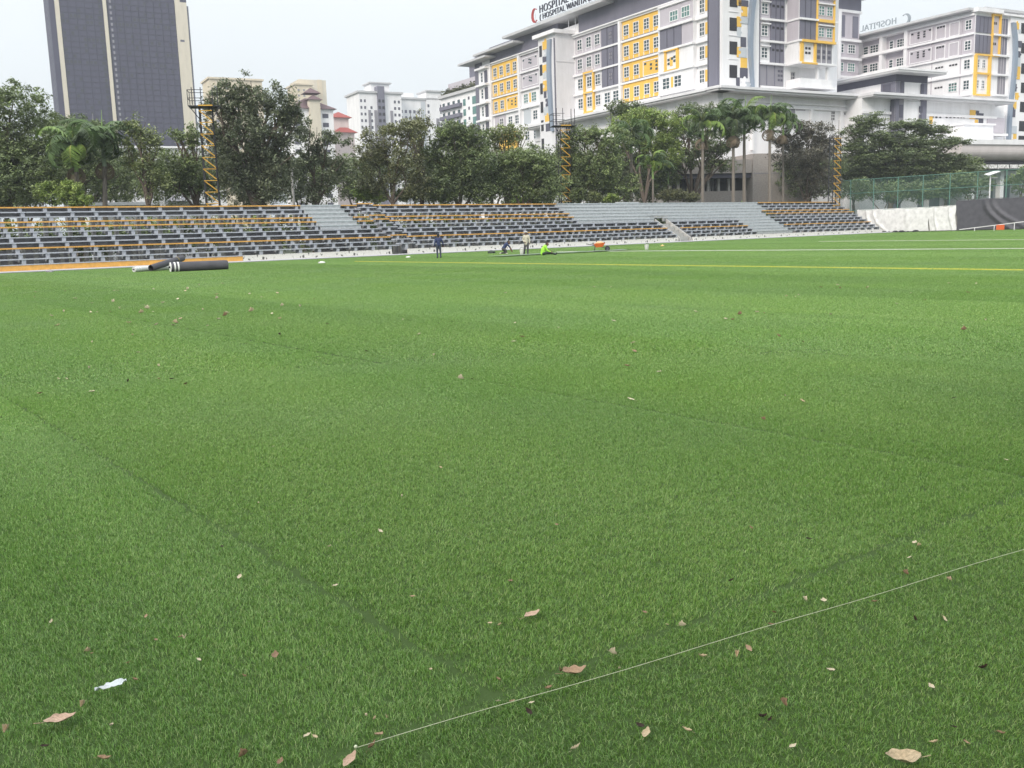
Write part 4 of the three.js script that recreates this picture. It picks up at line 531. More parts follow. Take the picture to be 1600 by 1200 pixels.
// ---------------------------------------------------------------- lattice masts behind the stand
function mast(px, depth, yTop, yRod, label, platform) {
  const B = at(px, 318, depth), o = thing('lattice_mast', label, 'mast', B.x, 0, B.z, R(12), 'lattice masts behind the grandstand');
  const H = at(px - (318 - yTop) * (px < 500 ? 0.09 : 0.01), yTop, depth).y, rodTop = at(px, yRod, depth).y, w = 0.62;
  const cs = [[-w, -w], [w, -w], [w, w], [-w, w]];
  for (const [x, z] of cs) part(o, 'leg', rod(V(x, 0, z), V(x * 0.92, H, z * 0.92), 0.075, 0.06), MAT.steel);
  const br = []; for (let h = 1.2; h < H - 0.3; h += 1.25) for (let i = 0; i < 4; i++) { const a = cs[i], b = cs[(i + 1) % 4]; br.push(bar(V(a[0], h, a[1]), V(b[0], h, b[1]), 0.05)); if (i !== 2) br.push(bar(V(a[0], h, a[1]), V(b[0], h + 1.25, b[1]), 0.04)); } part(o, 'lattice_bracing', br, MAT.steel);
  let k = 0; for (let h = 3.2; h < H - 0.9; h += 1.08, k++) { part(o, 'stair_flight', bar(V(-0.55, h + 1.0, 0.75), V(0.55, h + 0.08, 0.75), 0.085), MAT.ladder); part(o, 'stair_landing', box(-0.6, 0.6, h + 1.0, h + 1.06, 0.65, 0.85), MAT.ladder); }
  if (platform) {
    part(o, 'platform', box(-1.5, 1.4, H, H + 0.09, -0.9, 0.9), MAT.steel); part(o, 'platform_edge', box(-0.6, 0.7, H + 0.02, H + 0.13, 1.0, 1.05), MAT.ladder);
    const rl = []; for (const y of [0.75, 1.5]) for (const z of [-0.95, 0.95]) rl.push(bar(V(-1.5, H + y, z), V(-0.1, H + y, z), 0.05)); for (const y of [0.75, 1.5]) rl.push(bar(V(-1.5, H + y, -0.95), V(-1.5, H + y, 0.95), 0.05)); for (const z of [-0.95, 0.95]) rl.push(bar(V(-1.5, H, z), V(-1.5, H + 1.52, z), 0.06)); part(o, 'railing', rl, MAT.steel);
    for (const x of [-1.1, -0.3, 0.75, 1.2]) part(o, 'upright_rod', rod(V(x, H + 0.14, 0.9), V(x, rodTop - (x > 0.5 ? 0.1 : 0), 0.9), 0.05, 0.04), MAT.steel); part(o, 'platform_strut', [bar(V(-1.4, H, 0.9), V(-0.6, H - 1.1, 0.62), 0.06), bar(V(1.4, H, 0.9), V(0.6, H - 1.1, 0.62), 0.06)], MAT.steel);
  } else for (const x of [-0.55, 0.55]) part(o, 'upright_rod', rod(V(x, H, 0), V(x, rodTop, 0), 0.04, 0.03), MAT.steel);
  return shade(o);
}
mast(333, 95, 168, 138, 'black lattice mast with yellow zigzag stairs beside the tallest tree', true);
mast(883, 123, 198, 170, 'black lattice mast with yellow zigzag stairs in front of the hospital stair tower', true);
mast(1303, 147, 210, 188, 'black lattice mast with yellow zigzag stairs at the right end of the grandstand', false);
{ const P = at(459, 318, 112), o = thing('lamp_post', 'plain grey concrete lamp post right of the tallest tree', 'lamp post', P.x, 0, P.z); const h = at(457, 264, 112).y; part(o, 'post', rod(V(0, 0, 0), V(0, h, 0), 0.2, 0.13, 10), MAT.concrete); part(o, 'bracket', box(-0.3, 0.3, h, h + 0.12, -0.1, 0.1), MAT.concrete); shade(o);
  for (const [px, y, d, lab] of [[157, 177, 130, 'thin grey aerial pole above the left palms'], [110, 183, 135, 'thin grey pole in front of the left rain tree']]) { const Q = at(px, 310, d), a = thing('aerial_pole', lab, 'pole', Q.x, 0, Q.z), t = at(px, y, d).y; part(a, 'pole', rod(V(0, 0, 0), V(0, t, 0), 0.13, 0.05, 8), MAT.louvre); part(a, 'cross_arm', bar(V(-0.5, t - 1.5, 0), V(0.5, t - 1.5, 0), 0.06), MAT.louvre); shade(a); } }
// ---------------------------------------------------------------- tarpaulin walls and fence at the right end
{
  const P1 = at(1340, 345, 150), P2 = at(1660, 345, 128), dx = P2.x - P1.x, dz = P2.z - P1.z, L = Math.hypot(dx, dz), turn = Math.atan2(-dz, dx), loc = (px, py, o = 0) => { const az = 90 + Math.atan2(dz, dx) * 180 / Math.PI; return new Facade(P1.x, P1.z, az, o).m(px, py); };
  const bank = thing('embankment_wall', 'low concrete retaining wall behind the hanging tarpaulins', 'wall', P1.x, 0, P1.z, turn); part(bank, 'wall', box(-14, L + 20, 0, 2.9, -8, -0.5), MAT.concrete); shade(bank);
  const tarp = (name, label, s0, s1, h0, h1, mat, folds, seed) => { // cloth hung from its upper edge
    const nx = 90, ny = 20, th = 0.02, pos = [], idx = [], r = rng(seed); const f = (u, v) => { let z = 0.035 * fbm(u * 5 + seed, v * 2.5, seed, 4) + 0.05; for (const [c, k, w, a] of folds) { const d = u - (c + k * (1 - v) * (1 - v)); z += a * Math.exp(-d * d / (w * w)) * (0.3 + 0.7 * (1 - Math.abs(v - 0.45))); } return Math.max(0, z); };
    for (const side of [0, 1]) for (let j = 0; j <= ny; j++) for (let i = 0; i <= nx; i++) { const u = i / nx, v = j / ny, sag = v > 0.5 ? -0.06 * Math.abs(Math.sin(u * 11 + seed)) * (v - 0.5) * 2 : 0; pos.push(s0 + (s1 - s0) * u + 0.12 * Math.sin(v * 5 + seed) * (u > 0.97 || u < 0.03 ? 1 : 0.2), h0 + ((typeof h1 === 'function' ? h1(u) : h1) - h0) * v + sag, f(u, v) - side * th); }
    const M = (nx + 1) * (ny + 1); for (const side of [0, 1]) for (let j = 0; j < ny; j++) for (let i = 0; i < nx; i++) { const a = side * M + j * (nx + 1) + i, b = a + 1, c = a + nx + 1, d = c + 1; side ? idx.push(a, d, b, a, c, d) : idx.push(a, b, d, a, d, c); }
    const g = new THREE.BufferGeometry(); g.setAttribute('position', new THREE.Float32BufferAttribute(pos, 3)); g.setIndex(idx); g.computeVertexNormals(); const uv = new Float32Array(pos.length / 3 * 2); for (let i = 0; i < uv.length / 2; i++) { uv[2 * i] = pos[3 * i]; uv[2 * i + 1] = pos[3 * i + 1]; } g.setAttribute('uv', new THREE.BufferAttribute(uv, 2));
    const o = thing(name, label, 'tarpaulin', P1.x, 0, P1.z, turn); part(o, 'sheet', g, mat); const hem = []; const top = u => typeof h1 === 'function' ? h1(u) : h1; for (let i = 0; i < 12; i++) hem.push(bar(V(s0 + (s1 - s0) * i / 12, top(i / 12) + 0.03, 0), V(s0 + (s1 - s0) * (i + 1) / 12, top((i + 1) / 12) + 0.03, 0), 0.06)); part(o, 'top_hem', hem, mat); return shade(o);
  };
  const sA = loc(1338, 350)[0], sB = loc(1452, 350)[0], sC = loc(1494, 345)[0], hL = loc(1352, 328)[1], hM = loc(1452, 324)[1], hR = loc(1494, 321)[1];
  const wm = new THREE.MeshStandardMaterial({ color: 0xf3f2f2, roughness: 0.75, map: clothGrain, side: THREE.DoubleSide }), dm = new THREE.MeshStandardMaterial({ color: 0x58575f, roughness: 0.6, map: clothGrain, side: THREE.DoubleSide });
  tarp('white_tarpaulin', 'wide white tarpaulin hung beside the end of the grandstand', sA, sB - 0.05, 0.1, u => hL + (hM - hL) * u, wm, [[0.15, 0.12, 0.02, 0.3], [0.35, -0.1, 0.03, 0.25], [0.24, 0.2, 0.015, 0.25], [0.7, 0.05, 0.03, 0.15]], 3);
  tarp('white_tarpaulin', 'narrow white tarpaulin between the wide one and the grey sheet', sB + 0.02, sC, 0.1, u => hM + (hR - hM) * u, wm, [[0.2, 0.1, 0.04, 0.2], [0.75, 0.15, 0.05, 0.22]], 8);
  const hD = loc(1498, 313)[1], hE = loc(1600, 306)[1], sE = loc(1600, 330)[0];
  tarp('grey_tarpaulin', 'dark grey tarpaulin sheet with sweeping folds at right edge', sC + 0.05, sE + 9, 0.1, u => hD + (hE - hD) * u * 0.75, dm, [[0.22, 0.2, 0.022, 0.4], [0.27, 0.28, 0.018, 0.3], [0.6, 0.1, 0.02, 0.1]], 13);
  // green wire fence on top of the bank
  const f = thing('green_wire_fence', 'tall green wire mesh fence on the bank above the tarpaulins', 'fence', P1.x, 0, P1.z, turn); const Z = -1.6, lo2 = (x, y) => { const az = 90 + Math.atan2(dz, dx) * 180 / Math.PI; return new Facade(P1.x, P1.z, az, Z).m(x, y); };
  const xs = [1312, 1329, 1365, 1403, 1442, 1484, 1527, 1572, 1618, 1664].map(x => lo2(x, 300)[0]), topH = lo2(1430, 275)[1], midH = lo2(1430, 297)[1], lowH = 2.9;
  for (const s of xs) part(f, 'post', rod(V(s, lowH, Z), V(s, topH, Z), 0.07, 0.07, 8), MAT.greenSteel);
  for (let i = 0; i + 1 < xs.length; i++) { for (const h of [topH, midH, lowH + 0.5]) part(f, 'rail', rod(V(xs[i], h, Z), V(xs[i + 1], h, Z), 0.05, 0.05, 6), MAT.greenSteel); const wr = []; const a = xs[i], b = xs[i + 1], H = topH - lowH; for (let t = -H; t < b - a; t += 0.22) for (const sgn of [1, -1]) { let x0 = t, y0 = lowH, x1 = t + H, y1 = topH; if (x0 < 0) { y0 += -x0; x0 = 0; } if (x1 > b - a) { y1 -= x1 - (b - a); x1 = b - a; } if (x1 <= x0) continue; wr.push(sgn > 0 ? bar(V(a + x0, y0, Z), V(a + x1, y1, Z), 0.011) : bar(V(b - x0, y0, Z), V(b - x1, y1, Z), 0.011)); } part(f, 'wire_mesh', wr, MAT.greenSteel); }
  shade(f);
  // solar street lamp and small site barrier
  const S = at(1546, 310, 150), sl = thing('solar_street_lamp', 'white street lamp with slanted solar panel behind the wire fence', 'street lamp', S.x, 0, S.z, 0.2); const sh = at(1546, 273, 150).y; part(sl, 'post', rod(V(0, 0, 0), V(0, sh, 0), 0.13, 0.1, 8), MAT.white); const pn = part(sl, 'solar_panel', new THREE.BoxGeometry(2.0, 0.07, 1.1), MAT.white, 0.3, sh + 0.25, 0); pn.rotation.set(0.2, 0, 0.28); part(sl, 'lamp_head', new THREE.BoxGeometry(0.9, 0.09, 0.24), MAT.soffit, 0.5, sh - 0.5, 0.3); shade(sl);
  const W = ground(1575, 360), wb = thing('tubular_barrier', 'white tubular rail with small orange panel in front of the grey tarpaulin', 'barrier', W.x, 0, W.z, turn); part(wb, 'top_rail', bar(V(-6, 0.25, 0.6), V(5, 1.35, 0.6), 0.09), MAT.white); for (const x of [-4, -1.5, 1, 3.5]) part(wb, 'post', bar(V(x, 0, 0.6), V(x, 0.25 + (x + 6) * 0.1, 0.6), 0.07), MAT.white); part(wb, 'orange_panel', box(-1.2, -0.2, 0.1, 0.75, 0.64, 0.7), plain(0xd8632f)); shade(wb);
  const J = ground(1365, 364), jk = thing('drain_pile', 'dark heap of rubber scraps at the foot of the white tarpaulin', 'debris', J.x + 3, 0, J.z, turn); for (let i = 0; i < 9; i++) { const q = new THREE.DodecahedronGeometry(0.16 + 0.09 * Math.sin(i * 3.3), 0); q.scale(2.2, 0.8, 1); part(jk, 'scrap', q, MAT.dark, i * 0.75 - 3 + 0.2 * Math.sin(i * 5), 0.1, 0.3 * Math.cos(i * 2)); } shade(jk);
}
LOG('fence done');
// ---------------------------------------------------------------- trees and palms
const leafMat = new THREE.MeshPhysicalMaterial({ vertexColors: true, roughness: 0.9, transmission: 0.3, thickness: 0, side: THREE.DoubleSide });
const barkMat = paint(0x6d6158, 0.95, concreteGrain), barkPale = paint(0x857b72, 0.95, concreteGrain);
function crown(lobes, o, r) { // lobes [x,y,z,rx,ry,rz]; clumps of leaves through the volume, thicker towards the outside
  const P = [], C = [], vol = lobes.map(l => Math.pow(l[3] * l[4] * l[5], 0.72)), tot = vol.reduce((a, b) => a + b, 0), n = o.clumps, per = o.per || 22, leaf = o.leaf || 0.26;
  lobes.forEach((l, li) => {
    const k = Math.round(n * vol[li] / tot);
    for (let i = 0; i < k; i++) {
      let a = r() * 6.283, u = 2 * r() - 1, s = Math.sqrt(1 - u * u), rad = Math.pow(r(), o.shell || 0.42); const nz = 1 + 0.28 * noise.noise(Math.cos(a) * s * 2.2 + li * 7, u * 2.2, Math.sin(a) * s * 2.2 + o.seed);
      const cx = l[0] + Math.cos(a) * s * l[3] * rad * nz, cy = l[1] + u * l[4] * rad * nz, cz = l[2] + Math.sin(a) * s * l[5] * rad * nz; if (cy < 0.6) continue;
      if (o.gaps && noise.noise(cx * 0.55 + o.seed, cy * 0.55, cz * 0.55) < o.gaps - 0.5) continue;
      const cr = (o.clump || 0.55) * (0.6 + 0.8 * r()), tone = 0.72 + 0.56 * r(), mix = r();
      for (let j = 0; j < per; j++) {
        const x = cx + (r() + r() - 1) * cr, y = cy + (r() + r() - 1) * cr * (o.flat ? 0.28 : 0.75), z = cz + (r() + r() - 1) * cr;
        const yaw = r() * 6.283, tilt = (r() - 0.5) * (o.flat ? 1.0 : 2.0), L = leaf * (0.6 + 0.8 * r()) * 0.62, w = L * 0.5, dx = Math.cos(yaw), dz = Math.sin(yaw), dy = Math.sin(tilt) - 0.2; const sx = -dz * w, sz = dx * w, sy = (r() - 0.5) * w;
        const A = [x - dx * L, y - dy * L, z - dz * L], B = [x + sx, y + sy, z + sz], D = [x + dx * L, y + dy * L, z + dz * L], E = [x - sx, y - sy, z - sz]; P.push(...A, ...B, ...D, ...A, ...D, ...E);
        const t = tone * (0.85 + 0.3 * r()), c0 = o.colors[0], c1 = o.colors[1]; for (let q = 0; q < 6; q++) C.push((c0[0] + (c1[0] - c0[0]) * mix) * t, (c0[1] + (c1[1] - c0[1]) * mix) * t, (c0[2] + (c1[2] - c0[2]) * mix) * t);
      }
    }
  });
  const g = new THREE.BufferGeometry(); g.setAttribute('position', new THREE.Float32BufferAttribute(P, 3)); g.setAttribute('color', new THREE.Float32BufferAttribute(C, 3)); g.computeVertexNormals(); return g;
}
function limb(a, b, ra, rb, r, bend = 0.12) { const l = a.distanceTo(b), pts = [a.clone()]; for (const t of [0.35, 0.7]) pts.push(a.clone().lerp(b, t).add(V((r() - 0.5) * l * bend, (r() - 0.2) * l * bend * 0.6, (r() - 0.5) * l * bend))); pts.push(b.clone()); const gs = []; for (let i = 0; i < 3; i++) gs.push(rod(pts[i], pts[i + 1], ra + (rb - ra) * i / 3, ra + (rb - ra) * (i + 1) / 3, 7)); return gs; }
const GREENS = { dark: [[0.123, 0.168, 0.067], [0.227, 0.289, 0.101]], mid: [[0.149, 0.198, 0.073], [0.262, 0.326, 0.112]], pale: [[0.174, 0.215, 0.084], [0.323, 0.370, 0.140]], olive: [[0.155, 0.172, 0.073], [0.262, 0.271, 0.116]], lime: [[0.201, 0.283, 0.064], [0.394, 0.491, 0.120]], purple: [[0.115, 0.110, 0.079], [0.206, 0.190, 0.129]], grey: [[0.126, 0.158, 0.086], [0.224, 0.254, 0.140]] };
// px, depth: where the trunk stands; lobes in the photograph's measure are turned into metres at that depth
function tree(name, label, px, depth, lobes, colour, o = {}) {
  const seed = o.seed || Math.round(px + depth), r = rng(seed), base = at(px, 318, depth), g = thing(name, label, o.category || 'tree', base.x, 0, base.z, 0, o.group); const k = depth / FOCAL;
  const L = lobes.map(([x, y, rx, ry, dz = 0]) => { const p = at(x, y, depth); return [p.x - base.x, p.y, dz, rx * k, ry * k, rx * k * (o.deep || 0.8)]; });
  const tr = [], topH = Math.max(...L.map(l => l[1])), fork = V((r() - 0.5) * 0.6, Math.min(topH * 0.42, 4 + 1.5 * r()), (r() - 0.5) * 0.5), rt = o.trunk || Math.max(0.12, topH * 0.022);
  if (!o.bush) { tr.push(...limb(V(0, 0, 0), fork, rt * 1.25, rt, r, 0.05)); for (const l of L) { const e = V(l[0], l[1] + l[4] * 0.25, l[2]); tr.push(...limb(fork, e, rt * 0.62, rt * 0.16, r)); for (let i = 0; i < 3; i++) { const a = r() * 6.28; tr.push(...limb(fork.clone().lerp(e, 0.55 + 0.2 * r()), V(l[0] + Math.cos(a) * l[3] * 0.75, l[1] + (r() - 0.2) * l[4], l[2] + Math.sin(a) * l[5] * 0.75), rt * 0.3, rt * 0.07, r)); } } part(g, 'trunk', tr, o.pale ? barkPale : barkMat); }
  else { const st = []; for (let i = 0; i < 5; i++) st.push(rod(V((r() - 0.5) * 0.3, 0, (r() - 0.5) * 0.3), V((r() - 0.5) * L[0][3], L[0][1], (r() - 0.5) * L[0][3]), 0.05, 0.02, 5)); part(g, 'stem', st, barkMat); }
  const area = L.reduce((s, l) => s + l[3] * l[4], 0); part(g, 'crown', crown(L, { clumps: Math.round(area * 3.1 * (o.dense || 17)), colors: GREENS[colour], seed, leaf: o.leaf || 0.24, clump: o.clump, flat: o.flat, gaps: o.gaps ?? 0.36, per: o.per, shell: o.shell }, r), leafMat); return shade(g);
}
const wood = 'trees behind the grandstand';
tree('rain_tree', 'broad dark rain tree filling the left edge of the picture', 10, 100, [[22, 168, 62, 36], [-70, 175, 70, 50], [55, 228, 78, 42], [-40, 245, 80, 60], [25, 282, 105, 42, 2]], 'dark', { group: wood, seed: 3, gaps: 0.3, dense: 15 });
tree('rain_tree', 'dark spreading tree behind the palms under the tower\'s left edge', 125, 122, [[118, 208, 52, 26], [80, 196, 34, 22], [150, 232, 34, 24], [120, 268, 60, 40], [190, 280, 50, 38]], 'dark', { group: wood, seed: 4, dense: 14 });
tree('broadleaf_tree', 'yellow green tree in front of the dark tower right of palms', 233, 97, [[213, 200, 19, 20], [236, 222, 20, 24], [200, 232, 12, 18], [222, 262, 26, 26], [243, 288, 24, 28]], 'pale', { group: wood, seed: 5, dense: 13, gaps: 0.42, leaf: 0.22 });
tree('broadleaf_tree', 'small leaning tree left of the first lattice mast', 312, 104, [[292, 210, 26, 15], [275, 208, 10, 9], [308, 226, 16, 14], [285, 262, 40, 30], [265, 290, 40, 28], [318, 285, 36, 32]], 'mid', { group: wood, seed: 6, dense: 13, gaps: 0.42 });
tree('tall_tree', 'tallest tree with pointed top right of the first mast', 400, 100, [[388, 140, 17, 26], [360, 166, 42, 38], [424, 166, 44, 34], [395, 215, 66, 40], [372, 262, 52, 36], [430, 262, 50, 40], [402, 296, 60, 26], [448, 200, 34, 34], [340, 210, 26, 40], [344, 166, 24, 30], [352, 148, 22, 20], [448, 176, 22, 18]], 'grey', { group: wood, seed: 7, dense: 12.5, gaps: 0.4, trunk: 0.5 });
tree('broadleaf_tree', 'open crowned tree standing below the brown roofed flats', 488, 103, [[485, 205, 20, 18], [515, 222, 32, 22], [492, 250, 30, 24], [525, 265, 34, 26], [500, 295, 34, 26]], 'grey', { group: wood, seed: 8, dense: 11, gaps: 0.44, trunk: 0.26 });
tree('broadleaf_tree', 'loose olive tree with sky gaps left of the dense dark tree', 612, 108, [[600, 210, 34, 18], [640, 208, 30, 22], [580, 240, 36, 24], [625, 250, 42, 30], [590, 285, 38, 26], [648, 285, 32, 30]], 'olive', { group: wood, seed: 9, dense: 11.5, gaps: 0.42, trunk: 0.24 });
tree('slender_tree', 'slender sparse tree poking up in front of the white apartments', 655, 112, [[650, 180, 12, 9], [660, 195, 18, 12], [640, 200, 12, 10]], 'olive', { group: wood, seed: 19, dense: 9, gaps: 0.4 });
tree('dense_tree', 'dense dark green tree left of the hospital', 715, 110, [[705, 212, 32, 22], [740, 220, 28, 22], [690, 245, 30, 28], [735, 258, 42, 32], [700, 285, 44, 32], [752, 290, 30, 28]], 'dark', { group: wood, seed: 10, dense: 18, gaps: 0.28 });
tree('broadleaf_tree', 'pale yellowish tree below the first yellow hospital block', 790, 116, [[785, 208, 26, 13], [812, 214, 22, 14], [770, 222, 16, 14], [800, 238, 34, 14]], 'pale', { group: wood, seed: 11, dense: 12, gaps: 0.4 });
tree('broadleaf_tree', 'rounded olive green tree left of the middle mast', 820, 112, [[815, 258, 44, 26], [845, 268, 34, 28], [795, 285, 40, 28], [850, 298, 38, 22], [780, 262, 26, 22]], 'mid', { group: wood, seed: 12, dense: 17, gaps: 0.3 });
tree('broadleaf_tree', 'leafy tree directly right of the middle mast', 930, 124, [[915, 212, 40, 15], [950, 220, 36, 22], [890, 240, 26, 28], [930, 262, 50, 28], [900, 290, 40, 26], [960, 290, 40, 28]], 'mid', { group: wood, seed: 13, dense: 16, gaps: 0.34 });
tree('dark_domed_tree', 'small dark domed crown in front of the second yellow block', 975, 150, [[972, 168, 26, 12], [990, 178, 30, 12]], 'dark', { group: wood, seed: 14, dense: 18, gaps: 0.25 });
tree('broadleaf_tree', 'bright green crown behind the drooping big palm', 1010, 146, [[1005, 188, 36, 18], [1035, 198, 32, 22], [968, 196, 24, 14], [1015, 222, 42, 20], [1040, 240, 30, 22]], 'lime', { group: wood, seed: 15, dense: 17, gaps: 0.3 });
tree('dark_tree', 'dark leafy tree behind the row of tall palms', 1080, 158, [[1075, 175, 26, 14], [1125, 178, 36, 18], [1065, 205, 34, 24], [1105, 225, 42, 24], [1140, 212, 26, 22], [1062, 250, 34, 20], [1125, 256, 32, 14]], 'dark', { group: wood, seed: 16, dense: 17, gaps: 0.36 });
tree('purple_tree', 'dull purple brown tree left of the right mast', 1262, 152, [[1262, 205, 40, 16], [1230, 222, 26, 18], [1290, 220, 22, 22], [1258, 245, 54, 24], [1270, 278, 44, 30]], 'purple', { group: wood, seed: 17, dense: 15, gaps: 0.34, trunk: 0.26 });
tree('layered_tree', 'large dark tree with flat layered branches right of the right mast', 1390, 172, [[1360, 190, 30, 13], [1340, 205, 30, 12], [1420, 196, 34, 10], [1455, 205, 36, 10], [1380, 218, 54, 13], [1440, 225, 62, 13], [1335, 232, 36, 14], [1490, 222, 26, 7], [1400, 245, 80, 14], [1475, 250, 46, 11], [1345, 262, 44, 18], [1420, 268, 70, 15], [1500, 262, 36, 8]], 'dark', { group: wood, seed: 18, dense: 17, gaps: 0.25, flat: true, clump: 0.9, leaf: 0.3, shell: 0.5 });
tree('fence_tree', 'green shrubby tree behind the wire fence near the solar lamp', 1520, 158, [[1500, 285, 36, 20], [1525, 295, 24, 18], [1465, 295, 34, 18], [1540, 285, 16, 14]], 'mid', { group: wood, seed: 20, dense: 13, gaps: 0.36, flat: true });
tree('fence_tree', 'shadowed shrub behind the left half of the wire fence', 1380, 160, [[1345, 295, 30, 18], [1395, 300, 34, 16], [1435, 300, 26, 18]], 'dark', { group: wood, seed: 21, dense: 13, gaps: 0.36 });
tree('fence_tree', 'small tree at the far right behind the fence', 1592, 162, [[1590, 285, 18, 20], [1600, 268, 12, 10], [1612, 295, 22, 18]], 'mid', { group: wood, seed: 22, dense: 12 });
// dim second row of trees that closes the gaps under the crowns
[[40, 130, 70, 40], [170, 140, 60, 34], [290, 138, 60, 32], [390, 136, 62, 34], [470, 140, 50, 26], [560, 142, 52, 26], [680, 140, 60, 34], [770, 144, 56, 34], [860, 146, 52, 40], [950, 150, 56, 40], [1010, 158, 46, 34], [1335, 178, 44, 24], [1405, 178, 50, 24], [1475, 176, 50, 22], [1265, 168, 46, 20]].forEach(([px, d, rx, ry], i) => tree('background_tree', ['dark undergrowth tree behind the left rain tree', 'dark tree low behind the two left palms', 'dark tree low behind the first mast', 'dark tree low behind the tallest tree', 'low tree behind the lamp post', 'low tree behind the open crowned tree', 'low tree behind the dense dark tree', 'low tree behind the pale yellowish tree', 'low tree behind the middle mast', 'low tree right of the middle mast', 'low tree behind the big drooping palm', 'dark shrubby tree behind the fence next to the right mast', 'dark shrubby tree under the middle of the layered tree', 'dark shrubby tree under the right side of the layered tree', 'low dark tree under the purple brown tree'][i], px, d, [[px, 284, rx * 1.1, ry * 1.2], [px - rx * 0.5, 262, rx * 0.75, ry * 0.9], [px + rx * 0.5, 264, rx * 0.75, ry * 0.9]], ['grey', 'mid', 'dark'][i % 3], { group: 'background trees behind the grandstand', seed: 50 + i, dense: 13, gaps: 0.36 }));
// bushes right behind the top row
[[75, 92, [[72, 300, 18, 18], [90, 306, 16, 14]], 'lime', 'yellow green bush at left behind the top bench row'], [115, 92, [[112, 302, 20, 20], [128, 312, 16, 10], [104, 288, 10, 9]], 'lime', 'taller yellow green bush right of the leftmost bush'], [572, 108, [[570, 302, 20, 12], [590, 308, 16, 10]], 'lime', 'bright bush behind the first grey stair section'], [640, 110, [[632, 305, 18, 10], [650, 300, 12, 12]], 'mid', 'green bush below the slender sparse tree'], [690, 112, [[686, 306, 20, 9], [700, 308, 14, 8]], 'pale', 'pale bush below the dense dark tree'], [815, 118, [[812, 314, 24, 7], [832, 311, 16, 8]], 'lime', 'wide bright bush left of the middle mast'], [905, 122, [[902, 306, 12, 13]], 'mid', 'upright green bush just right of the middle mast'], [930, 122, [[928, 308, 12, 10]], 'pale', 'greyish bush second from the middle mast'], [957, 122, [[955, 311, 14, 8]], 'lime', 'yellow bush third from the middle mast'], [1062, 148, [[1050, 304, 26, 9], [1075, 308, 20, 7]], 'olive', 'dull low shrub in front of the concrete hall']].forEach(([px, d, l, c, lab], i) => tree('bush', lab, px, d, l, c, { bush: true, category: 'bush', group: 'bushes behind the top bench row', seed: 80 + i, dense: 30, gaps: 0.2, clump: 0.35, leaf: 0.2 }));

// palms: each frond is a part, a bent rib with two rows of hanging leaflets
function frondGeo(len, droop, seed, wide = 0.75) {
  const r = rng(seed), P = [], C = [], pts = [], tone = 0.8 + 0.4 * r(); let x = 0, y = 0, a = 1.05; for (let i = 0; i <= 16; i++) { pts.push([x, y]); const st = len / 16; x += Math.cos(a) * st; y += Math.sin(a) * st; a -= droop * (0.35 + i / 16) / 9; }
  const quad = (A, B, D, E, c) => { P.push(...A, ...B, ...D, ...A, ...D, ...E); for (let q = 0; q < 6; q++) C.push(...c); };
  for (let i = 0; i < 16; i++) { const [x0, y0] = pts[i], [x1, y1] = pts[i + 1], w = 0.05 * (1 - i / 20); quad([x0, y0, -w], [x1, y1, -w], [x1, y1, w], [x0, y0, w], [0.17, 0.19, 0.07]); if (i < 1) continue;
    for (const sgn of [-1, 1]) for (let j = 0; j < 3; j++) { const t = (j + r() * 0.6) / 3, bx = x0 + (x1 - x0) * t, by = y0 + (y1 - y0) * t, L = wide * (1 - 0.55 * Math.pow(i / 16, 2)) * (0.8 + 0.4 * r()), ex = bx + (x1 - x0) * 1.3 + (r() - 0.5) * 0.1, ey = by - L * (0.35 + 0.35 * r()), ez = sgn * L * 0.75, wl = 0.052, v = tone * (0.8 + 0.4 * r()); quad([bx - wl, by, 0.01 * sgn], [bx + wl, by, 0.01 * sgn], [ex + wl * 0.4, ey, ez], [ex - wl * 0.4, ey, ez], [0.098 * v, 0.165 * v, 0.050 * v]); } }
  const g = new THREE.BufferGeometry(); g.setAttribute('position', new THREE.Float32BufferAttribute(P, 3)); g.setAttribute('color', new THREE.Float32BufferAttribute(C, 3)); g.computeVertexNormals(); return g;
}
const fronds = []; for (let i = 0; i < 8; i++) fronds.push(frondGeo(4.1, 1.4 + 0.38 * i, 300 + i, 0.95));
const limeLeaf = new THREE.MeshStandardMaterial({ vertexColors: true, color: 0xfff2a8, roughness: 0.6, side: THREE.DoubleSide }); limeLeaf.color.setRGB(1.75, 1.6, 1.0); const deadLeaf = new THREE.MeshStandardMaterial({ color: 0x8a7c6b, roughness: 0.95, side: THREE.DoubleSide });
const palmBark = paint(0x857d75, 0.95, concreteGrain), crownshaft = plain(0x7f9a5c, 0.6), crownshaftPale = plain(0x93a28a, 0.6);
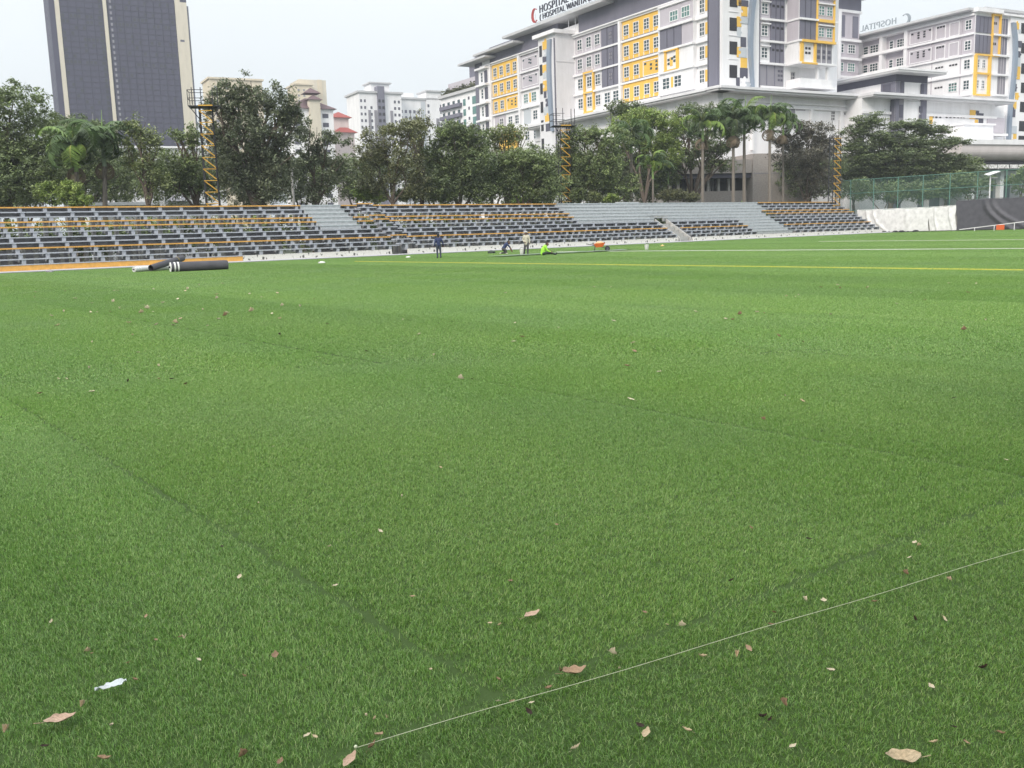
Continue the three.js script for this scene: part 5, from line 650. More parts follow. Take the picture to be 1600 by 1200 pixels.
function palm(label, px, depth, yHead, size, n, o = {}) {
  n += 6; size *= 1.06;
  const r = rng(Math.round(px * 7 + depth)), B = at(px, 318, depth), H = at(px, yHead, depth), g = thing('palm_tree', label, 'palm', B.x, 0, B.z, 0, 'palms behind the grandstand'), dx = H.x - B.x, h = H.y;
  const sh = Math.min(2.2, h * 0.2); part(g, 'trunk', [rod(V(0, 0, 0), V(dx * 0.4, h * 0.45, 0), 0.24 * size, 0.2 * size, 10), rod(V(dx * 0.4, h * 0.45, 0), V(dx, h - sh, 0), 0.2 * size, 0.15 * size, 10)], palmBark); part(g, 'crownshaft', rod(V(dx, h - sh, 0), V(dx, h + 0.2, 0), 0.2 * size, 0.1 * size, 8), o.pale ? crownshaftPale : crownshaft);
  for (let i = 0; i < n; i++) { const f = part(g, 'frond', fronds[Math.floor(r() * 8)], o.lime && i % 3 === 0 ? limeLeaf : leafMat, dx, h, 0), lift = i < n * 0.3 ? 0.45 : i < n * 0.65 ? 0.05 : -0.5; f.rotation.set(0, i * 2.4 + r() * 0.5, lift + (r() - 0.5) * 0.3, 'YXZ'); f.scale.setScalar(size * (0.85 + 0.3 * r())); }
  for (let i = 0; i < (o.dead || 0); i++) { const f = part(g, 'dead_frond', fronds[7], deadLeaf, dx, h - sh * 0.8, 0); f.rotation.set(0, i * 1.9 + 1, -1.35 + r() * 0.3, 'YXZ'); f.scale.setScalar(size * 0.75); }
  if (o.spear) part(g, 'spear_leaf', rod(V(dx, h, 0), V(dx + 0.2, h + 2.6 * size, 0), 0.1 * size, 0.02, 5), crownshaft); return shade(g);
}
palm('bright green palm at left, lower of the left pair', 116, 94, 232, 1.05, 15, { lime: true, dead: 2 });
palm('grey green palm with straight pale trunk in the left pair', 160, 97, 224, 1.15, 16, { pale: true, dead: 2, spear: true });
palm('big drooping palm in front of the bright green crown', 986, 128, 212, 1.05, 15, { spear: true });
palm('short palm under the big drooping palm', 1020, 126, 255, 0.7, 13, { lime: true });
palm('slim grey palm left of the concrete hall', 1044, 150, 266, 0.55, 9, {});
palm('leftmost of the tall palms with lime young fronds', 1098, 140, 196, 1.1, 15, { lime: true, dead: 2 });
palm('second tall palm with twisted hanging dead fronds', 1146, 142, 192, 1.15, 15, { dead: 4, spear: true });
palm('third tall palm with the highest bright spear leaf', 1163, 144, 186, 1.2, 16, { lime: true, spear: true });
palm('rightmost tall palm with a shrub at its trunk foot', 1203, 142, 182, 1.1, 15, { lime: true, dead: 3, spear: true });
palm('darker palm half hidden behind the rightmost tall palm', 1224, 150, 192, 0.95, 13, { dead: 4 });
// spreading trees on the near touchline, behind the viewer: they shade the foreground and shed the leaves that lie there
[[5.5, 7.0, 71, 'spreading tree on the near touchline behind the viewer\'s right shoulder'], [-12, 12.5, 72, 'spreading tree on the near touchline behind the viewer\'s left shoulder']].forEach(([tx, tz, seed, label]) => {
  const g = thing('touchline_tree', label, 'tree', tx, 0, tz, seed), r = rng(seed), L = [[-3, 6.0, -1, 4.4, 1.7, 3.6], [3.6, 6.4, -1.6, 4.6, 1.7, 3.6], [0, 7.0, 2.4, 5.0, 1.9, 3.8], [7, 6.2, 0, 4.0, 1.6, 3.8], [-6, 6.2, 1.5, 3.4, 1.6, 3.4]], tr = [...limb(V(0, 0, 0), V(0.2, 3.6, 0.1), 0.36, 0.3, r, 0.05)];
  for (const l of L) tr.push(...limb(V(0.2, 3.6, 0.1), V(l[0], l[1], l[2]), 0.2, 0.06, r)); part(g, 'trunk', tr, barkMat); part(g, 'crown', crown(L, { clumps: 3000, colors: GREENS.mid, seed, leaf: 0.28, clump: 0.6, gaps: 0.2, per: 16 }, r), leafMat); shade(g);
});
{ // low undergrowth that closes the view under the seating and between the trunks
  const r = rng(444), L = []; for (let s = -22; s < 112; s += 1.5) { const [x, z] = standXZ(s, 12.5 + 3.5 * r()); const h = 2.0 + 0.5 * r(); L.push([x, h, z, 1.4 + 0.5 * r(), h, 1.3]); }
  const m = new THREE.Mesh(crown(L, { clumps: 9000, colors: GREENS.dark, seed: 9, leaf: 0.3, clump: 0.6, gaps: 0.1, per: 10, shell: 0.6 }, r), leafMat); m.name = 'undergrowth'; m.userData = { kind: 'stuff', label: 'dense dark undergrowth behind and below the grandstand', category: 'undergrowth' }; scene.add(shade(m));
}
LOG('trees done');
// ---------------------------------------------------------------- turf rolls on the pitch
{
  const rollMat = paint(0x57565c, 0.9, clothGrain), wrap = plain(0xe9e9e6, 0.5), yel = plain(0xd9b92f, 0.6);
  const roll = (label, a, b, rad, ends, mat) => {
    const d = new THREE.Vector3().subVectors(b, a), L = d.length(), o = thing('turf_roll', label, 'turf roll', a.x, a.y, a.z, 0, 'rolls of turf lying on the pitch'); o.quaternion.setFromUnitVectors(V(1, 0, 0), d.clone().normalize());
    const prof = []; const r = rng(Math.round(L * 100)); for (let i = 0; i <= 28; i++) { const t = i / 28 * 6.283; prof.push([Math.cos(t), Math.sin(t)]); }
    const P = [], I = []; for (let j = 0; j <= 24; j++) for (let i = 0; i <= 28; i++) { const x = L * j / 24, k = rad * (1 + 0.05 * fbm(j * 0.25, i * 0.3, L, 3)) * (j === 0 || j === 24 ? 0.94 : 1); P.push(x, prof[i % 28][0] * k * (prof[i % 28][0] < -0.9 ? 0.97 : 1), prof[i % 28][1] * k); } for (let j = 0; j < 24; j++) for (let i = 0; i < 28; i++) { const q = j * 29 + i; I.push(q, q + 1, q + 30, q, q + 30, q + 29); } const g = new THREE.BufferGeometry(); g.setAttribute('position', new THREE.Float32BufferAttribute(P, 3)); g.setIndex(I); g.computeVertexNormals(); const uv = new Float32Array(P.length / 3 * 2); for (let i = 0; i < uv.length / 2; i++) { uv[2 * i] = P[3 * i]; uv[2 * i + 1] = Math.atan2(P[3 * i + 1], P[3 * i + 2]) * rad; } g.setAttribute('uv', new THREE.BufferAttribute(uv, 2)); mat.side = THREE.DoubleSide; part(o, 'roll_body', g, mat);
    for (const [x, m] of ends) { const sp = []; for (let i = 0; i < 4; i++) { const rr = rad * (0.95 - i * 0.2); sp.push(new THREE.TorusGeometry(rr, rad * 0.075, 6, 22).rotateY(Math.PI / 2).translate(x, 0, 0)); } sp.push(new THREE.CircleGeometry(rad * 0.93, 22).rotateY(x < 1 ? -Math.PI / 2 : Math.PI / 2).translate(x < 1 ? 0.03 : x - 0.03, 0, 0)); part(o, 'spiral_end', sp, m); if (m === wrap) for (const t of [0.22, 0.42]) part(o, 'wrap_band', new THREE.CylinderGeometry(rad * 1.03, rad * 1.03, 0.09, 22, 1, true).rotateZ(Math.PI / 2).translate(x < 1 ? t : x - t, 0, 0), wrap); part(o, 'core_tube', new THREE.CylinderGeometry(rad * 0.22, rad * 0.22, 0.2, 12).rotateZ(Math.PI / 2).translate(x, 0, 0), MAT.dark); }
    return shade(o);
  };
  const G = (x, y, h) => { const p = ground(x, y); p.y = h; return p; };
  roll('long dark turf roll with white wrapped spiral end', G(267, 425.2, 0.29), G(356, 421.2, 0.29), 0.29, [[0, wrap]], rollMat);
  roll('dark turf roll with yellow end propped across the others', G(236, 424.6, 0.22), (() => { const p = at(286, 410.5, ground(286, 421).z * -1); p.y = 0.72; return p; })(), 0.2, [[2.55, yel]], rollMat);
  roll('white wrapped turf roll partly under the propped dark roll', G(210, 425.4, 0.17), G(300, 419.5, 0.17), 0.165, [[0, wrap]], paint(0xe7e7e5, 0.7, clothGrain));
}
// ---------------------------------------------------------------- workers
function person(label, x, z, turn, bones, group) { // bones [ax,ay,az,ra, bx,by,bz,rb, [r,g,b]]
  const size = 1.0, res = 84, mc = new MarchingCubes(res, new THREE.MeshBasicMaterial(), false, false, 120000), ctr = V(0, 0.95, 0), f = mc.field, n = res, prep = bones.map(b => ({ a: V(b[0], b[1], b[2]), ra: b[3], d: V(b[4] - b[0], b[5] - b[1], b[6] - b[2]), rb: b[7], c: b[8] })); for (const p of prep) p.l2 = Math.max(1e-9, p.d.lengthSq());
  const dist = (p, X, Y, Z) => { let t = ((X - p.a.x) * p.d.x + (Y - p.a.y) * p.d.y + (Z - p.a.z) * p.d.z) / p.l2; t = t < 0 ? 0 : t > 1 ? 1 : t; const dx = X - p.a.x - p.d.x * t, dy = Y - p.a.y - p.d.y * t, dz = Z - p.a.z - p.d.z * t; return Math.sqrt(dx * dx + dy * dy + dz * dz) - (p.ra + (p.rb - p.ra) * t); };
  for (let k = 0; k < n; k++) for (let j = 0; j < n; j++) for (let i = 0; i < n; i++) { const X = ctr.x + (i - n / 2) / (n / 2) * size, Y = ctr.y + (j - n / 2) / (n / 2) * size, Z = ctr.z + (k - n / 2) / (n / 2) * size; let m = 9; for (const p of prep) { const d = dist(p, X, Y, Z), q = 0.02; if (d < m + q) { const h = Math.max(0, Math.min(1, 0.5 + 0.5 * (m - d) / q)); m = m + (d - m) * h - q * h * (1 - h); } } f[i + j * n + k * n * n] = -m; }
  mc.isolation = 0; mc.update(); const cnt = mc.count, P = new Float32Array(cnt * 3), C = new Float32Array(cnt * 3);
  for (let i = 0; i < cnt; i++) { const X = mc.positionArray[3 * i] * size + ctr.x, Y = mc.positionArray[3 * i + 1] * size + ctr.y, Z = mc.positionArray[3 * i + 2] * size + ctr.z; P.set([X, Y, Z], 3 * i); let b = 9, c = prep[0].c; for (const p of prep) { const d = dist(p, X, Y, Z); if (d < b) { b = d; c = p.c; } } C.set(c, 3 * i); }
  let g = new THREE.BufferGeometry(); g.setAttribute('position', new THREE.BufferAttribute(P, 3)); g.setAttribute('color', new THREE.BufferAttribute(C, 3)); g = mergeVertices(g, 1e-4); g.computeVertexNormals();
  const o = thing('person', label, 'person', x, 0, z, turn, group); part(o, 'body', g, new THREE.MeshStandardMaterial({ vertexColors: true, roughness: 0.85 })); return shade(o);
}
const SKIN = [0.16, 0.085, 0.055], NAVY = [0.03, 0.045, 0.12], DENIM = [0.045, 0.055, 0.085], BLACK = [0.015, 0.015, 0.018], BEIGE = [0.5, 0.47, 0.38], GREY = [0.06, 0.06, 0.065], LIME = [0.35, 0.75, 0.06], OLIVE = [0.03, 0.045, 0.03], PALE = [0.6, 0.57, 0.52];
function hand(x, y, z, dx, dy, dz, side) { const b = [[x, y, z, 0.032, x + dx * 0.08, y + dy * 0.08, z + dz * 0.08, 0.034, SKIN]]; for (let i = 0; i < 4; i++) { const o = (i - 1.5) * 0.021, L = [0.07, 0.082, 0.078, 0.06][i]; b.push([x + dx * 0.08, y + dy * 0.08, z + dz * 0.08 + o, 0.011, x + dx * (0.08 + L), y + dy * (0.08 + L), z + dz * (0.08 + L) + o * 1.2 + 0.012, 0.009, SKIN]); } b.push([x + dx * 0.03, y + dy * 0.03, z + 0.03, 0.012, x + dx * 0.08 - side * 0.015, y + dy * 0.08, z + 0.065, 0.01, SKIN]); return b; }
function head(x, y, z, fx, fz, hair, hat) { const b = [[x, y - 0.05, z, 0.078, x, y + 0.05, z, 0.092, SKIN], [x + fx * 0.045, y - 0.07, z + fz * 0.045, 0.05, x + fx * 0.05, y - 0.02, z + fz * 0.05, 0.055, SKIN], [x + fx * 0.09, y - 0.02, z + fz * 0.09, 0.014, x + fx * 0.115, y - 0.035, z + fz * 0.115, 0.016, SKIN], [x + fz * 0.09, y - 0.02, z - fx * 0.09, 0.02, x + fz * 0.095, y + 0.01, z - fx * 0.095, 0.018, SKIN], [x - fz * 0.09, y - 0.02, z + fx * 0.09, 0.02, x - fz * 0.095, y + 0.01, z + fx * 0.095, 0.018, SKIN]]; b.push([x - fx * 0.02, y + 0.07, z - fz * 0.02, 0.09, x - fx * 0.045, y + 0.0, z - fz * 0.045, 0.085, hat || hair]); if (hat) for (let i = 0; i < 10; i++) { const a = i * 0.628, c = a + 0.628; b.push([x + Math.cos(a) * 0.14, y + 0.07, z + Math.sin(a) * 0.14, 0.02, x + Math.cos(c) * 0.14, y + 0.07, z + Math.sin(c) * 0.14, 0.02, hat]); } return b; }
const work = 'workers laying the turf';
{ // facing away, striding
  const p = ground(686, 403.4);
  person('person in navy shirt and jeans walking alone left of the others', p.x, p.z, 0.3, [[0, 0.98, 0, 0.15, 0, 1.18, 0, 0.155, NAVY], [-0.05, 1.3, 0, 0.15, 0.05, 1.3, 0, 0.15, NAVY], [-0.12, 1.42, 0, 0.085, 0.12, 1.42, 0, 0.085, NAVY], [0, 1.44, 0, 0.06, 0, 1.53, 0.01, 0.055, SKIN], ...head(0, 1.64, 0.01, 0.1, -1, BLACK), [-0.19, 1.41, 0, 0.07, -0.27, 1.14, 0.03, 0.055, NAVY], [-0.27, 1.14, 0.03, 0.053, -0.29, 0.9, -0.04, 0.04, NAVY], ...hand(-0.29, 0.89, -0.04, -0.1, -1, -0.1, -1), [0.19, 1.41, 0, 0.07, 0.31, 1.16, 0, 0.055, NAVY], [0.31, 1.16, 0, 0.053, 0.39, 0.93, -0.05, 0.04, NAVY], ...hand(0.39, 0.92, -0.05, 0.3, -1, -0.1, 1), [-0.08, 0.95, 0, 0.115, -0.1, 0.52, -0.06, 0.075, DENIM], [-0.1, 0.52, -0.06, 0.073, -0.11, 0.1, 0.03, 0.055, DENIM], [0.09, 0.95, 0, 0.115, 0.11, 0.52, 0.03, 0.075, DENIM], [0.11, 0.52, 0.03, 0.073, 0.12, 0.1, 0.06, 0.055, DENIM], [-0.11, 0.05, 0.06, 0.045, -0.12, 0.04, -0.13, 0.04, BLACK], [0.12, 0.05, 0.09, 0.045, 0.13, 0.04, -0.1, 0.04, BLACK]], work);
  const c = ground(789, 396.8); // kneeling, leaning to the right
  person('person in navy shirt kneeling over the pitch edge', c.x, c.z, 0, [[-0.12, 0.42, 0, 0.15, 0.06, 0.68, 0, 0.15, NAVY], [0.06, 0.68, 0, 0.15, 0.16, 0.8, 0, 0.12, NAVY], [0.16, 0.8, -0.12, 0.08, 0.16, 0.8, 0.12, 0.08, NAVY], [0.2, 0.83, 0, 0.055, 0.26, 0.88, 0, 0.055, SKIN], ...head(0.33, 0.92, 0, 1, 0.2, BLACK), [0.2, 0.78, -0.17, 0.065, 0.42, 0.55, -0.17, 0.05, NAVY], [0.42, 0.55, -0.17, 0.05, 0.56, 0.28, -0.12, 0.038, SKIN], ...hand(0.57, 0.26, -0.12, 0.5, -0.8, 0, -1), [0.2, 0.78, 0.17, 0.065, 0.4, 0.52, 0.18, 0.05, NAVY], [0.4, 0.52, 0.18, 0.05, 0.52, 0.26, 0.14, 0.038, SKIN], ...hand(0.53, 0.24, 0.14, 0.5, -0.8, 0, 1), [-0.14, 0.38, -0.1, 0.12, 0.12, 0.12, -0.14, 0.08, GREY], [0.12, 0.1, -0.14, 0.07, -0.26, 0.08, -0.14, 0.06, GREY], [-0.14, 0.38, 0.1, 0.12, 0.02, 0.34, 0.16, 0.08, GREY], [0.1, 0.3, 0.18, 0.08, 0.02, 0.06, 0.18, 0.06, GREY], [0.02, 0.05, 0.18, 0.045, 0.2, 0.04, 0.18, 0.04, PALE], [-0.26, 0.08, -0.14, 0.05, -0.42, 0.06, -0.14, 0.04, PALE]], work);
  const s = ground(823, 398.6);
  person('person in beige shirt and white hat standing beside a bucket', s.x, s.z, -0.4, [[0, 0.98, 0, 0.15, 0, 1.18, 0, 0.16, BEIGE], [0, 0.86, 0, 0.155, 0, 1.0, 0, 0.15, BEIGE], [-0.05, 1.3, 0, 0.15, 0.05, 1.3, 0, 0.15, BEIGE], [-0.12, 1.42, 0, 0.085, 0.12, 1.42, 0, 0.085, BEIGE], [0, 1.44, 0, 0.06, 0, 1.52, 0.02, 0.055, SKIN], ...head(0, 1.62, 0.03, 0.2, 1, BLACK, [0.75, 0.75, 0.72]), [-0.19, 1.41, 0, 0.07, -0.25, 1.14, 0.05, 0.055, BEIGE], [-0.25, 1.14, 0.05, 0.053, -0.12, 0.98, 0.16, 0.042, BEIGE], ...hand(-0.11, 0.97, 0.17, 0.8, -0.4, 0, -1), [0.19, 1.41, 0, 0.07, 0.27, 1.14, 0.02, 0.055, BEIGE], [0.27, 1.14, 0.02, 0.053, 0.3, 0.92, 0.1, 0.042, BEIGE], ...hand(0.3, 0.91, 0.1, 0.1, -1, 0.1, 1), [-0.08, 0.85, 0, 0.11, -0.13, 0.48, 0.04, 0.075, GREY], [-0.13, 0.48, 0.04, 0.073, -0.22, 0.1, -0.02, 0.055, GREY], [0.09, 0.85, 0, 0.11, 0.11, 0.48, 0.03, 0.075, GREY], [0.11, 0.48, 0.03, 0.073, 0.1, 0.1, 0.02, 0.055, GREY], [-0.22, 0.05, -0.04, 0.045, -0.27, 0.04, 0.12, 0.04, BLACK], [0.1, 0.05, -0.02, 0.045, 0.13, 0.04, 0.15, 0.04, BLACK]], work);
  const h = ground(851, 399.4); // sitting on the turf, leaning forward
  person('person in fluorescent green shirt sitting on the turf', h.x, h.z, 0, [[-0.12, 0.16, 0, 0.17, -0.08, 0.42, 0.02, 0.17, LIME], [-0.08, 0.42, 0.02, 0.17, 0.04, 0.62, 0.03, 0.15, LIME], [0.05, 0.64, -0.13, 0.08, 0.05, 0.64, 0.17, 0.08, LIME], [0.1, 0.68, 0.03, 0.055, 0.15, 0.74, 0.03, 0.055, SKIN], ...head(0.2, 0.81, 0.04, 1, 0.3, BLACK), [0.07, 0.62, -0.18, 0.068, 0.2, 0.38, -0.18, 0.055, LIME], [0.2, 0.38, -0.18, 0.052, 0.42, 0.3, -0.1, 0.04, SKIN], ...hand(0.43, 0.3, -0.1, 0.9, -0.3, 0, -1), [0.07, 0.62, 0.2, 0.07, 0.2, 0.36, 0.24, 0.058, LIME], [0.2, 0.36, 0.24, 0.055, 0.42, 0.25, 0.2, 0.042, LIME], ...hand(0.43, 0.24, 0.2, 0.9, -0.4, 0, 1), [-0.08, 0.14, -0.1, 0.11, 0.34, 0.2, -0.14, 0.09, OLIVE], [0.34, 0.2, -0.14, 0.085, 0.74, 0.09, -0.12, 0.06, OLIVE], [-0.08, 0.14, 0.12, 0.11, 0.36, 0.22, 0.18, 0.09, OLIVE], [0.36, 0.22, 0.18, 0.085, 0.76, 0.08, 0.16, 0.06, OLIVE], [0.76, 0.06, -0.12, 0.045, 0.84, 0.15, -0.12, 0.04, BLACK], [0.78, 0.06, 0.16, 0.045, 0.86, 0.15, 0.16, 0.04, BLACK]], work);
}
{ // buckets, wheelbarrow, site litter
  const bucket = (label, px, py, sc, mat) => { const p = ground(px, py), o = thing('bucket', label, 'bucket', p.x, 0, p.z); part(o, 'pail', new THREE.LatheGeometry([[0.001, 0.01], [0.14, 0.01], [0.18, 0.4], [0.195, 0.4], [0.195, 0.42], [0.17, 0.42], [0.13, 0.04], [0.001, 0.04]].map(q => new THREE.Vector2(q[0] * sc, q[1] * sc)), 18), mat); part(o, 'handle', new THREE.TorusGeometry(0.17 * sc, 0.012, 5, 14, Math.PI).translate(0, 0.4 * sc, 0).rotateX(0.4), MAT.steel); shade(o); };
  const pail = plain(0xe8e8e4, 0.5); pail.side = THREE.DoubleSide;
  bucket('white bucket beside the feet of the standing beige worker', 816, 398.2, 1.1, pail); bucket('lone white bucket right of the orange wheelbarrow', 1010.5, 390.2, 1.0, pail);
  const p = ground(936, 392.8), w = thing('wheelbarrow', 'orange wheelbarrow parked by the stained front wall', 'wheelbarrow', p.x, 0, p.z, -0.15); const tub = new THREE.BufferGeometry(); { const t = [[-0.42, 0.62, -0.33], [0.5, 0.68, -0.33], [0.5, 0.68, 0.33], [-0.42, 0.62, 0.33]], b = [[-0.22, 0.32, -0.2], [0.3, 0.36, -0.2], [0.3, 0.36, 0.2], [-0.22, 0.32, 0.2]], P = []; for (let i = 0; i < 4; i++) { const j = (i + 1) % 4; P.push(...b[i], ...b[j], ...t[j], ...b[i], ...t[j], ...t[i]); } P.push(...b[0], ...b[2], ...b[1], ...b[0], ...b[3], ...b[2]); tub.setAttribute('position', new THREE.Float32BufferAttribute(P, 3)); tub.computeVertexNormals(); } const om = plain(0xd86a2a, 0.5); om.side = THREE.DoubleSide; part(w, 'tray', metreUV(tub), om); part(w, 'load', new THREE.SphereGeometry(0.3, 10, 6).scale(1.1, 0.5, 0.85).translate(0.05, 0.64, 0), plain(0xd9b48a, 0.9)); for (const z of [-0.2, 0.2]) { part(w, 'handle', rod(V(-1.0, 0.62, z * 1.3), V(0.62, 0.24, z * 0.4), 0.022), MAT.steel); part(w, 'leg', rod(V(-0.3, 0.42, z), V(-0.38, 0, z), 0.02), MAT.steel); } const wh = part(w, 'wheel', new THREE.TorusGeometry(0.16, 0.055, 8, 20).translate(0.66, 0.215, 0), MAT.steel); part(wh, 'rim', new THREE.CylinderGeometry(0.11, 0.11, 0.05, 14).rotateX(Math.PI / 2).translate(0.66, 0.215, 0), MAT.slateDark); shade(w);
  const q = ground(885, 396), sh = thing('turf_sheet', 'grey green sheet of underlay spread behind the workers', 'sheet', q.x, 0.035, q.z, Math.PI / 2 - STAND_AZ); part(sh, 'sheet', (() => { const g = new THREE.PlaneGeometry(14, 1.7, 60, 8).rotateX(-Math.PI / 2), a = g.attributes.position; for (let i = 0; i < a.count; i++) a.setY(i, 0.03 + 0.07 * Math.max(0, fbm(a.getX(i) * 0.6, a.getZ(i) * 1.2, 4, 3)) + 0.02); g.computeVertexNormals(); return metreUV(g); })(), paint(0x7d8c7c, 0.85, clothGrain)); shade(sh);
  const scrap = (name, label, px, py, s, mat, cat) => { const v = ground(px, py), o = thing(name, label, cat, v.x, 0, v.z, px); const g = new THREE.DodecahedronGeometry(s, 1), a = g.attributes.position; for (let i = 0; i < a.count; i++) { const k = 1 + 0.4 * noise.noise(a.getX(i) * 4 / s, a.getY(i) * 4 / s, px); a.setXYZ(i, a.getX(i) * k * 1.6, Math.max(0, a.getY(i) * k * 0.6 + s * 0.3), a.getZ(i) * k); } g.computeVertexNormals(); part(o, 'body', g, mat); shade(o); };
  scrap('paper_scrap', 'small white scrap on the kerb left of the walking worker', 638, 402.5, 0.12, pail, 'litter'); scrap('yellow_sack', 'small yellow sack right of the lone white bucket', 1035, 385, 0.17, plain(0xe3c884), 'sack'); scrap('offcut_heap', 'dark turf offcut beside the kneeling worker', 768, 396, 0.3, plain(0x394438, 0.9), 'offcut'); scrap('paper_scrap', 'white scrap on the turf edge right of the dark roll', 503, 411.5, 0.16, pail, 'litter'); scrap('offcut_heap', 'dark scrap heap on the white kerb at far left', 78, 425.5, 0.2, MAT.riser, 'offcut');
}
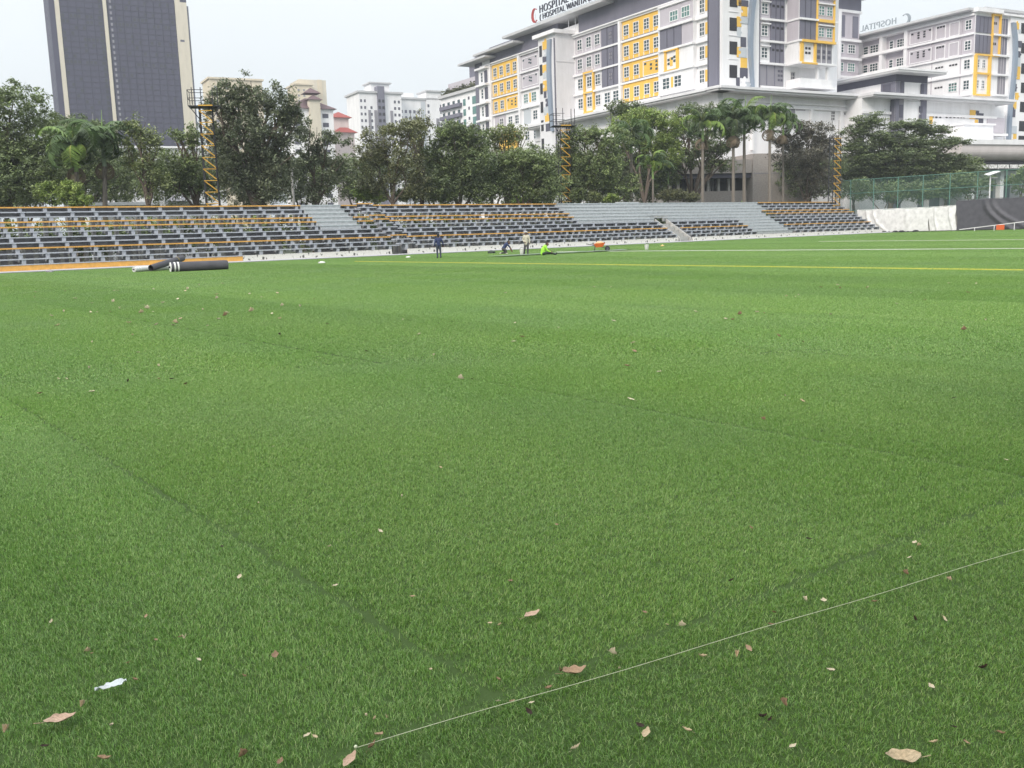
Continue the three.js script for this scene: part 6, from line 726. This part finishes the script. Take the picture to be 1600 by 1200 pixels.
// ---------------------------------------------------------------- string, litter and dry leaves in the foreground
{
  const a = ground(557, 1187), b = ground(1640, 858), pts = []; for (let i = 0; i <= 24; i++) { const t = i / 24; pts.push(V(a.x + (b.x - a.x) * t, 0.042 + 0.003 * Math.sin(t * 17) * (i % 24 ? 1 : 0), a.z + (b.z - a.z) * t + 0.012 * Math.sin(t * 3.1))); }
  const o = thing('marking_string', 'taut white marking string stretched across the lower right turf', 'string', 0, 0, 0); part(o, 'cord', new THREE.TubeGeometry(new THREE.CatmullRomCurve3(pts), 120, 0.0013, 5), plain(0xc8cbb0, 0.8)); part(o, 'knot', new THREE.SphereGeometry(0.006, 8, 6).translate(a.x, 0.046, a.z), plain(0xd8dcc0, 0.7)); shade(o);
  const sheet = (W, H, nx, ny, fn, outline) => { const P = [], I = [], U = []; for (let j = 0; j <= ny; j++) for (let i = 0; i <= nx; i++) { const u = i / nx * 2 - 1, v = j / ny * 2 - 1, w = outline(u); P.push(u * W / 2, fn(u, v * w), (v * w + 0.16 * Math.sin(u * 4.2 + v)) * H / 2); U.push(u * 2, v * 2); } for (let j = 0; j < ny; j++) for (let i = 0; i < nx; i++) { const q = j * (nx + 1) + i; I.push(q, q + nx + 1, q + 1, q + 1, q + nx + 1, q + nx + 2); } const g = new THREE.BufferGeometry(); g.setAttribute('position', new THREE.Float32BufferAttribute(P, 3)); g.setAttribute('uv', new THREE.Float32BufferAttribute(U, 2)); g.setIndex(I); g.computeVertexNormals(); return g; };
  const leafGrain = grainTexture(128, 0.55, 1, (u, v) => { const d = Math.abs(v - 0.5), vein = d < 0.02 ? -0.25 : Math.abs(((u * 7 + d * 5) % 1) - 0.5) < 0.05 ? -0.15 : 0; return 0.8 + vein + 0.6 * fbm(u * 9, v * 9, 6, 4); }, 4); leafGrain.offset.set(0.5, 0.5);
  const leafMats = [0xcfb19b, 0xb3957a, 0xd0bc9c, 0x9c8067, 0xdacdb2, 0x5f4a3c].map(c => new THREE.MeshStandardMaterial({ color: c, roughness: 0.8, side: THREE.DoubleSide, map: leafGrain })), darkLeaf = new THREE.MeshStandardMaterial({ color: 0x3a2a22, roughness: 0.9, side: THREE.DoubleSide, map: leafGrain });
  const kinds = [0, 1, 2, 3, 4].map(k => sheet(1, [0.55, 0.42, 0.3, 0.5, 0.24][k], 12, 6, (u, v) => [0.28, 0.42, 0.34, 0.22, 0.45][k] * (k === 1 ? v * v * 1.4 + u * u * 0.3 : u * u * 0.7 + v * v * 0.5) + 0.05 * noise.noise(u * 2 + k, v * 2, k * 3), u => Math.max(0.03, Math.pow(Math.max(0, 1 - u * u), 0.48) * (1 - 0.22 * u) + 0.1 * Math.sin(u * (7 + k) + k * 2) * (1 - u * u))));
  const stalk = new THREE.CylinderGeometry(0.012, 0.008, 0.32, 5).rotateZ(Math.PI / 2 - 0.2).translate(-0.62, 0.1, 0);
  const leaf = (label, px, py, size, mat, kind, group, yaw, tilt = 0) => { const p = ground(px, py, 0.034), o = thing('dry_leaf', label, 'leaf', p.x, 0.034, p.z, yaw, group); const b = part(o, 'blade', kinds[kind], mat); b.scale.setScalar(size); b.rotation.z = tilt; const s = part(o, 'stalk', stalk, mat); s.scale.setScalar(size); s.rotation.z = tilt; shade(o); };
  const big = 'large dry leaves';
  leaf('large pale pink leaf lying near the lower left corner', 95, 1126, 0.115, leafMats[0], 3, big, 0.2, 0.15);
  leaf('large pinkish leaf alone left of the middle foreground', 832, 961, 0.082, leafMats[0], 3, big, 0.5, 0.2);
  leaf('long curled brown leaf just above the string', 898, 1051, 0.1, leafMats[1], 0, big, 0.3, 0.05);
  leaf('large tan leaf with stalk at the bottom right', 1409, 1188, 0.125, leafMats[2], 0, big, 3.3, 0.12);
  leaf('pink leaf at the end of the string by the bottom edge', 548, 1187, 0.065, leafMats[0], 3, big, 0.9, 0.5);
  // smaller dry leaves that can be picked out one by one: position, size, tone
  const small = [[174, 1134, 50, 4], [130, 1101, 42, 2], [10, 1141, 52, 2], [200, 1036, 36, 1], [211, 1062, 44, 3], [288, 998, 46, 4], [282, 995, 30, 3], [311, 1031, 36, 4], [136, 1018, 38, 2], [80, 972, 48, 4], [228, 963, 34, 1], [244, 1000, 34, 3], [382, 1057, 40, 3], [374, 902, 50, 4], [144, 1021, 24, 0], [164, 1186, 72, 1], [70, 1166, 44, 5], [381, 1180, 48, 3], [317, 900 + 6, 24, 4], [420, 972, 34, 4], [430, 1024, 62, 3], [525, 915, 44, 4], [573, 1119, 48, 4], [585, 1124, 42, 2], [605, 1122, 30, 2], [592, 1148, 62, 1], [582, 1166, 60, 3], [481, 1149, 40, 4], [492, 1151, 34, 2], [438, 1190, 44, 3], [673, 1046, 32, 2], [644, 932, 40, 1], [779, 1062, 44, 3], [778, 1096, 46, 4], [800, 1097, 40, 0], [765, 974, 36, 2], [780, 977, 36, 2], [797, 908, 44, 3], [831, 1098, 34, 4], [856, 1076, 56, 1], [876, 1049, 38, 3], [957, 1021, 50, 4], [968, 1045, 20, 4], [1008, 957, 40, 3], [1067, 978, 46, 4], [1042, 976, 28, 2], [1097, 1026, 66, 2], [1073, 1141, 52, 2], [1010, 1145, 64, 2], [1000, 1134, 54, 5], [901, 1169, 54, 4], [826, 1112, 50, 5], [1152, 1023, 46, 2], [1170, 1014, 58, 1], [1192, 1120, 60, 5], [1143, 907, 46, 5], [1287, 939, 58, 4], [1257, 936, 38, 4], [1297, 1048, 60, 4], [1224, 1099, 48, 3], [1203, 1125, 44, 5], [1239, 1166, 42, 4], [1455, 1073, 46, 4], [1476, 968, 46, 4], [1482, 905, 34, 0], [1367, 940, 38, 3], [1429, 848, 50, 4], [1437, 852, 32, 2], [1421, 871, 34, 4], [1415, 896, 44, 3], [1536, 1044, 56, 5], [1565, 1146, 46, 3], [1491, 1136, 36, 5], [1459, 1160, 44, 2], [1510, 1160, 34, 1], [1430, 968, 48, 5], [1210, 957, 44, 3], [1205, 976, 40, 3], [404, 786, 46, 4], [628, 776, 62, 4], [689, 731, 54, 2], [594, 830, 50, 4], [515, 854, 40, 4], [347, 854, 46, 5], [870, 820, 44, 3], [1573, 719, 46, 4], [1264, 842, 54, 5], [1174, 825, 44, 3], [427, 698, 36, 4], [1192, 655, 58, 3], [985, 624, 72, 4], [1031, 581, 62, 4], [1254, 627, 56, 2], [1227, 619, 48, 4], [720, 592, 70, 4], [738, 592, 42, 5], [573, 549, 54, 5], [290, 600, 76, 3], [268, 592, 62, 5], [248, 592, 56, 3], [200, 596, 62, 5], [145, 612, 74, 4], [182, 610, 40, 5], [62, 615, 76, 1], [104, 592, 44, 4], [91, 592, 44, 4], [140, 575, 50, 4], [248, 572, 46, 4], [216, 551, 74, 4], [144, 535, 74, 4], [235, 538, 50, 5], [255, 531, 42, 3], [207, 523, 54, 3], [186, 519, 44, 5], [59, 535, 42, 4], [18, 521, 44, 4], [437, 523, 56, 5], [352, 493, 110, 3], [342, 487, 70, 4], [187, 482, 80, 4], [152, 488, 70, 4], [239, 487, 62, 4], [2, 653, 60, 5], [1490, 622, 44, 5], [1535, 660, 44, 3], [1594, 556, 44, 5]];
  const tones = ['tan', 'brown', 'sandy', 'dull brown', 'straw coloured', 'dark brown'], sr = rng(909);
  const where = (x, y) => y > 1130 ? (x < 420 ? 'along the bottom edge at left' : x < 1000 ? 'along the bottom edge near the string end' : 'along the bottom edge at right') : y > 880 ? (x < 340 ? 'around the white plastic scrap' : x < 700 ? 'left of the turf seam in the foreground' : x < 1180 ? 'around the string in the middle foreground' : 'near the string at right') : y > 690 ? (x < 760 ? 'in the left middle of the turf' : 'in the right middle of the turf') : x < 420 ? 'in the far left leaf scatter' : 'on the distant turf right of the leaf scatter';
  for (const [x, y, mm, t] of small) { const w = where(x, y); leaf(`small ${tones[t]} dry leaf ${w}`, x, y, mm / 1000 * (y < 640 ? 1.12 : 0.72), t === 5 ? darkLeaf : leafMats[t], Math.floor(sr() * 5), `dry leaves ${w}`, sr() * 6.28, (sr() - 0.5) * 0.9); }
  for (let i = 0; i < 44; i++) { const x = 40 + 430 * Math.pow(sr(), 0.8), y = 440 + 70 * sr(); leaf('tiny straw coloured leaf in the farthest left leaf scatter', x, y, 0.09 + 0.06 * sr(), leafMats[sr() < 0.3 ? 2 : 4], Math.floor(sr() * 5), 'tiny leaves in the farthest left scatter', sr() * 6.28, (sr() - 0.5) * 0.6); }
  for (let i = 0; i < 46; i++) { const x = 480 + 1100 * sr(), y = 438 + 180 * sr() * sr(); leaf('tiny pale leaf scattered over the distant right turf', x, y, 0.05 + 0.05 * sr(), leafMats[sr() < 0.5 ? 3 : 4], Math.floor(sr() * 5), 'tiny leaves on the distant turf', sr() * 6.28, (sr() - 0.5) * 0.6); }
  const pc = ground(174, 1078, 0.04), sc = thing('plastic_scrap', 'crumpled white plastic scrap in the lower left turf', 'litter', pc.x, 0.045, pc.z, 0.55); part(sc, 'film', sheet(0.115, 0.045, 16, 6, (u, v) => 0.012 + 0.014 * noise.noise(u * 3, v * 4, 2) + 0.008 * Math.abs(v), u => 0.68 + 0.32 * Math.sin(u * 2.4 + 0.6) + 0.04 * Math.sin(u * 7)), new THREE.MeshStandardMaterial({ color: 0xcfd5d8, roughness: 0.4, side: THREE.DoubleSide })); shade(sc);
}
LOG('details done');
renderer.render(scene, camera);
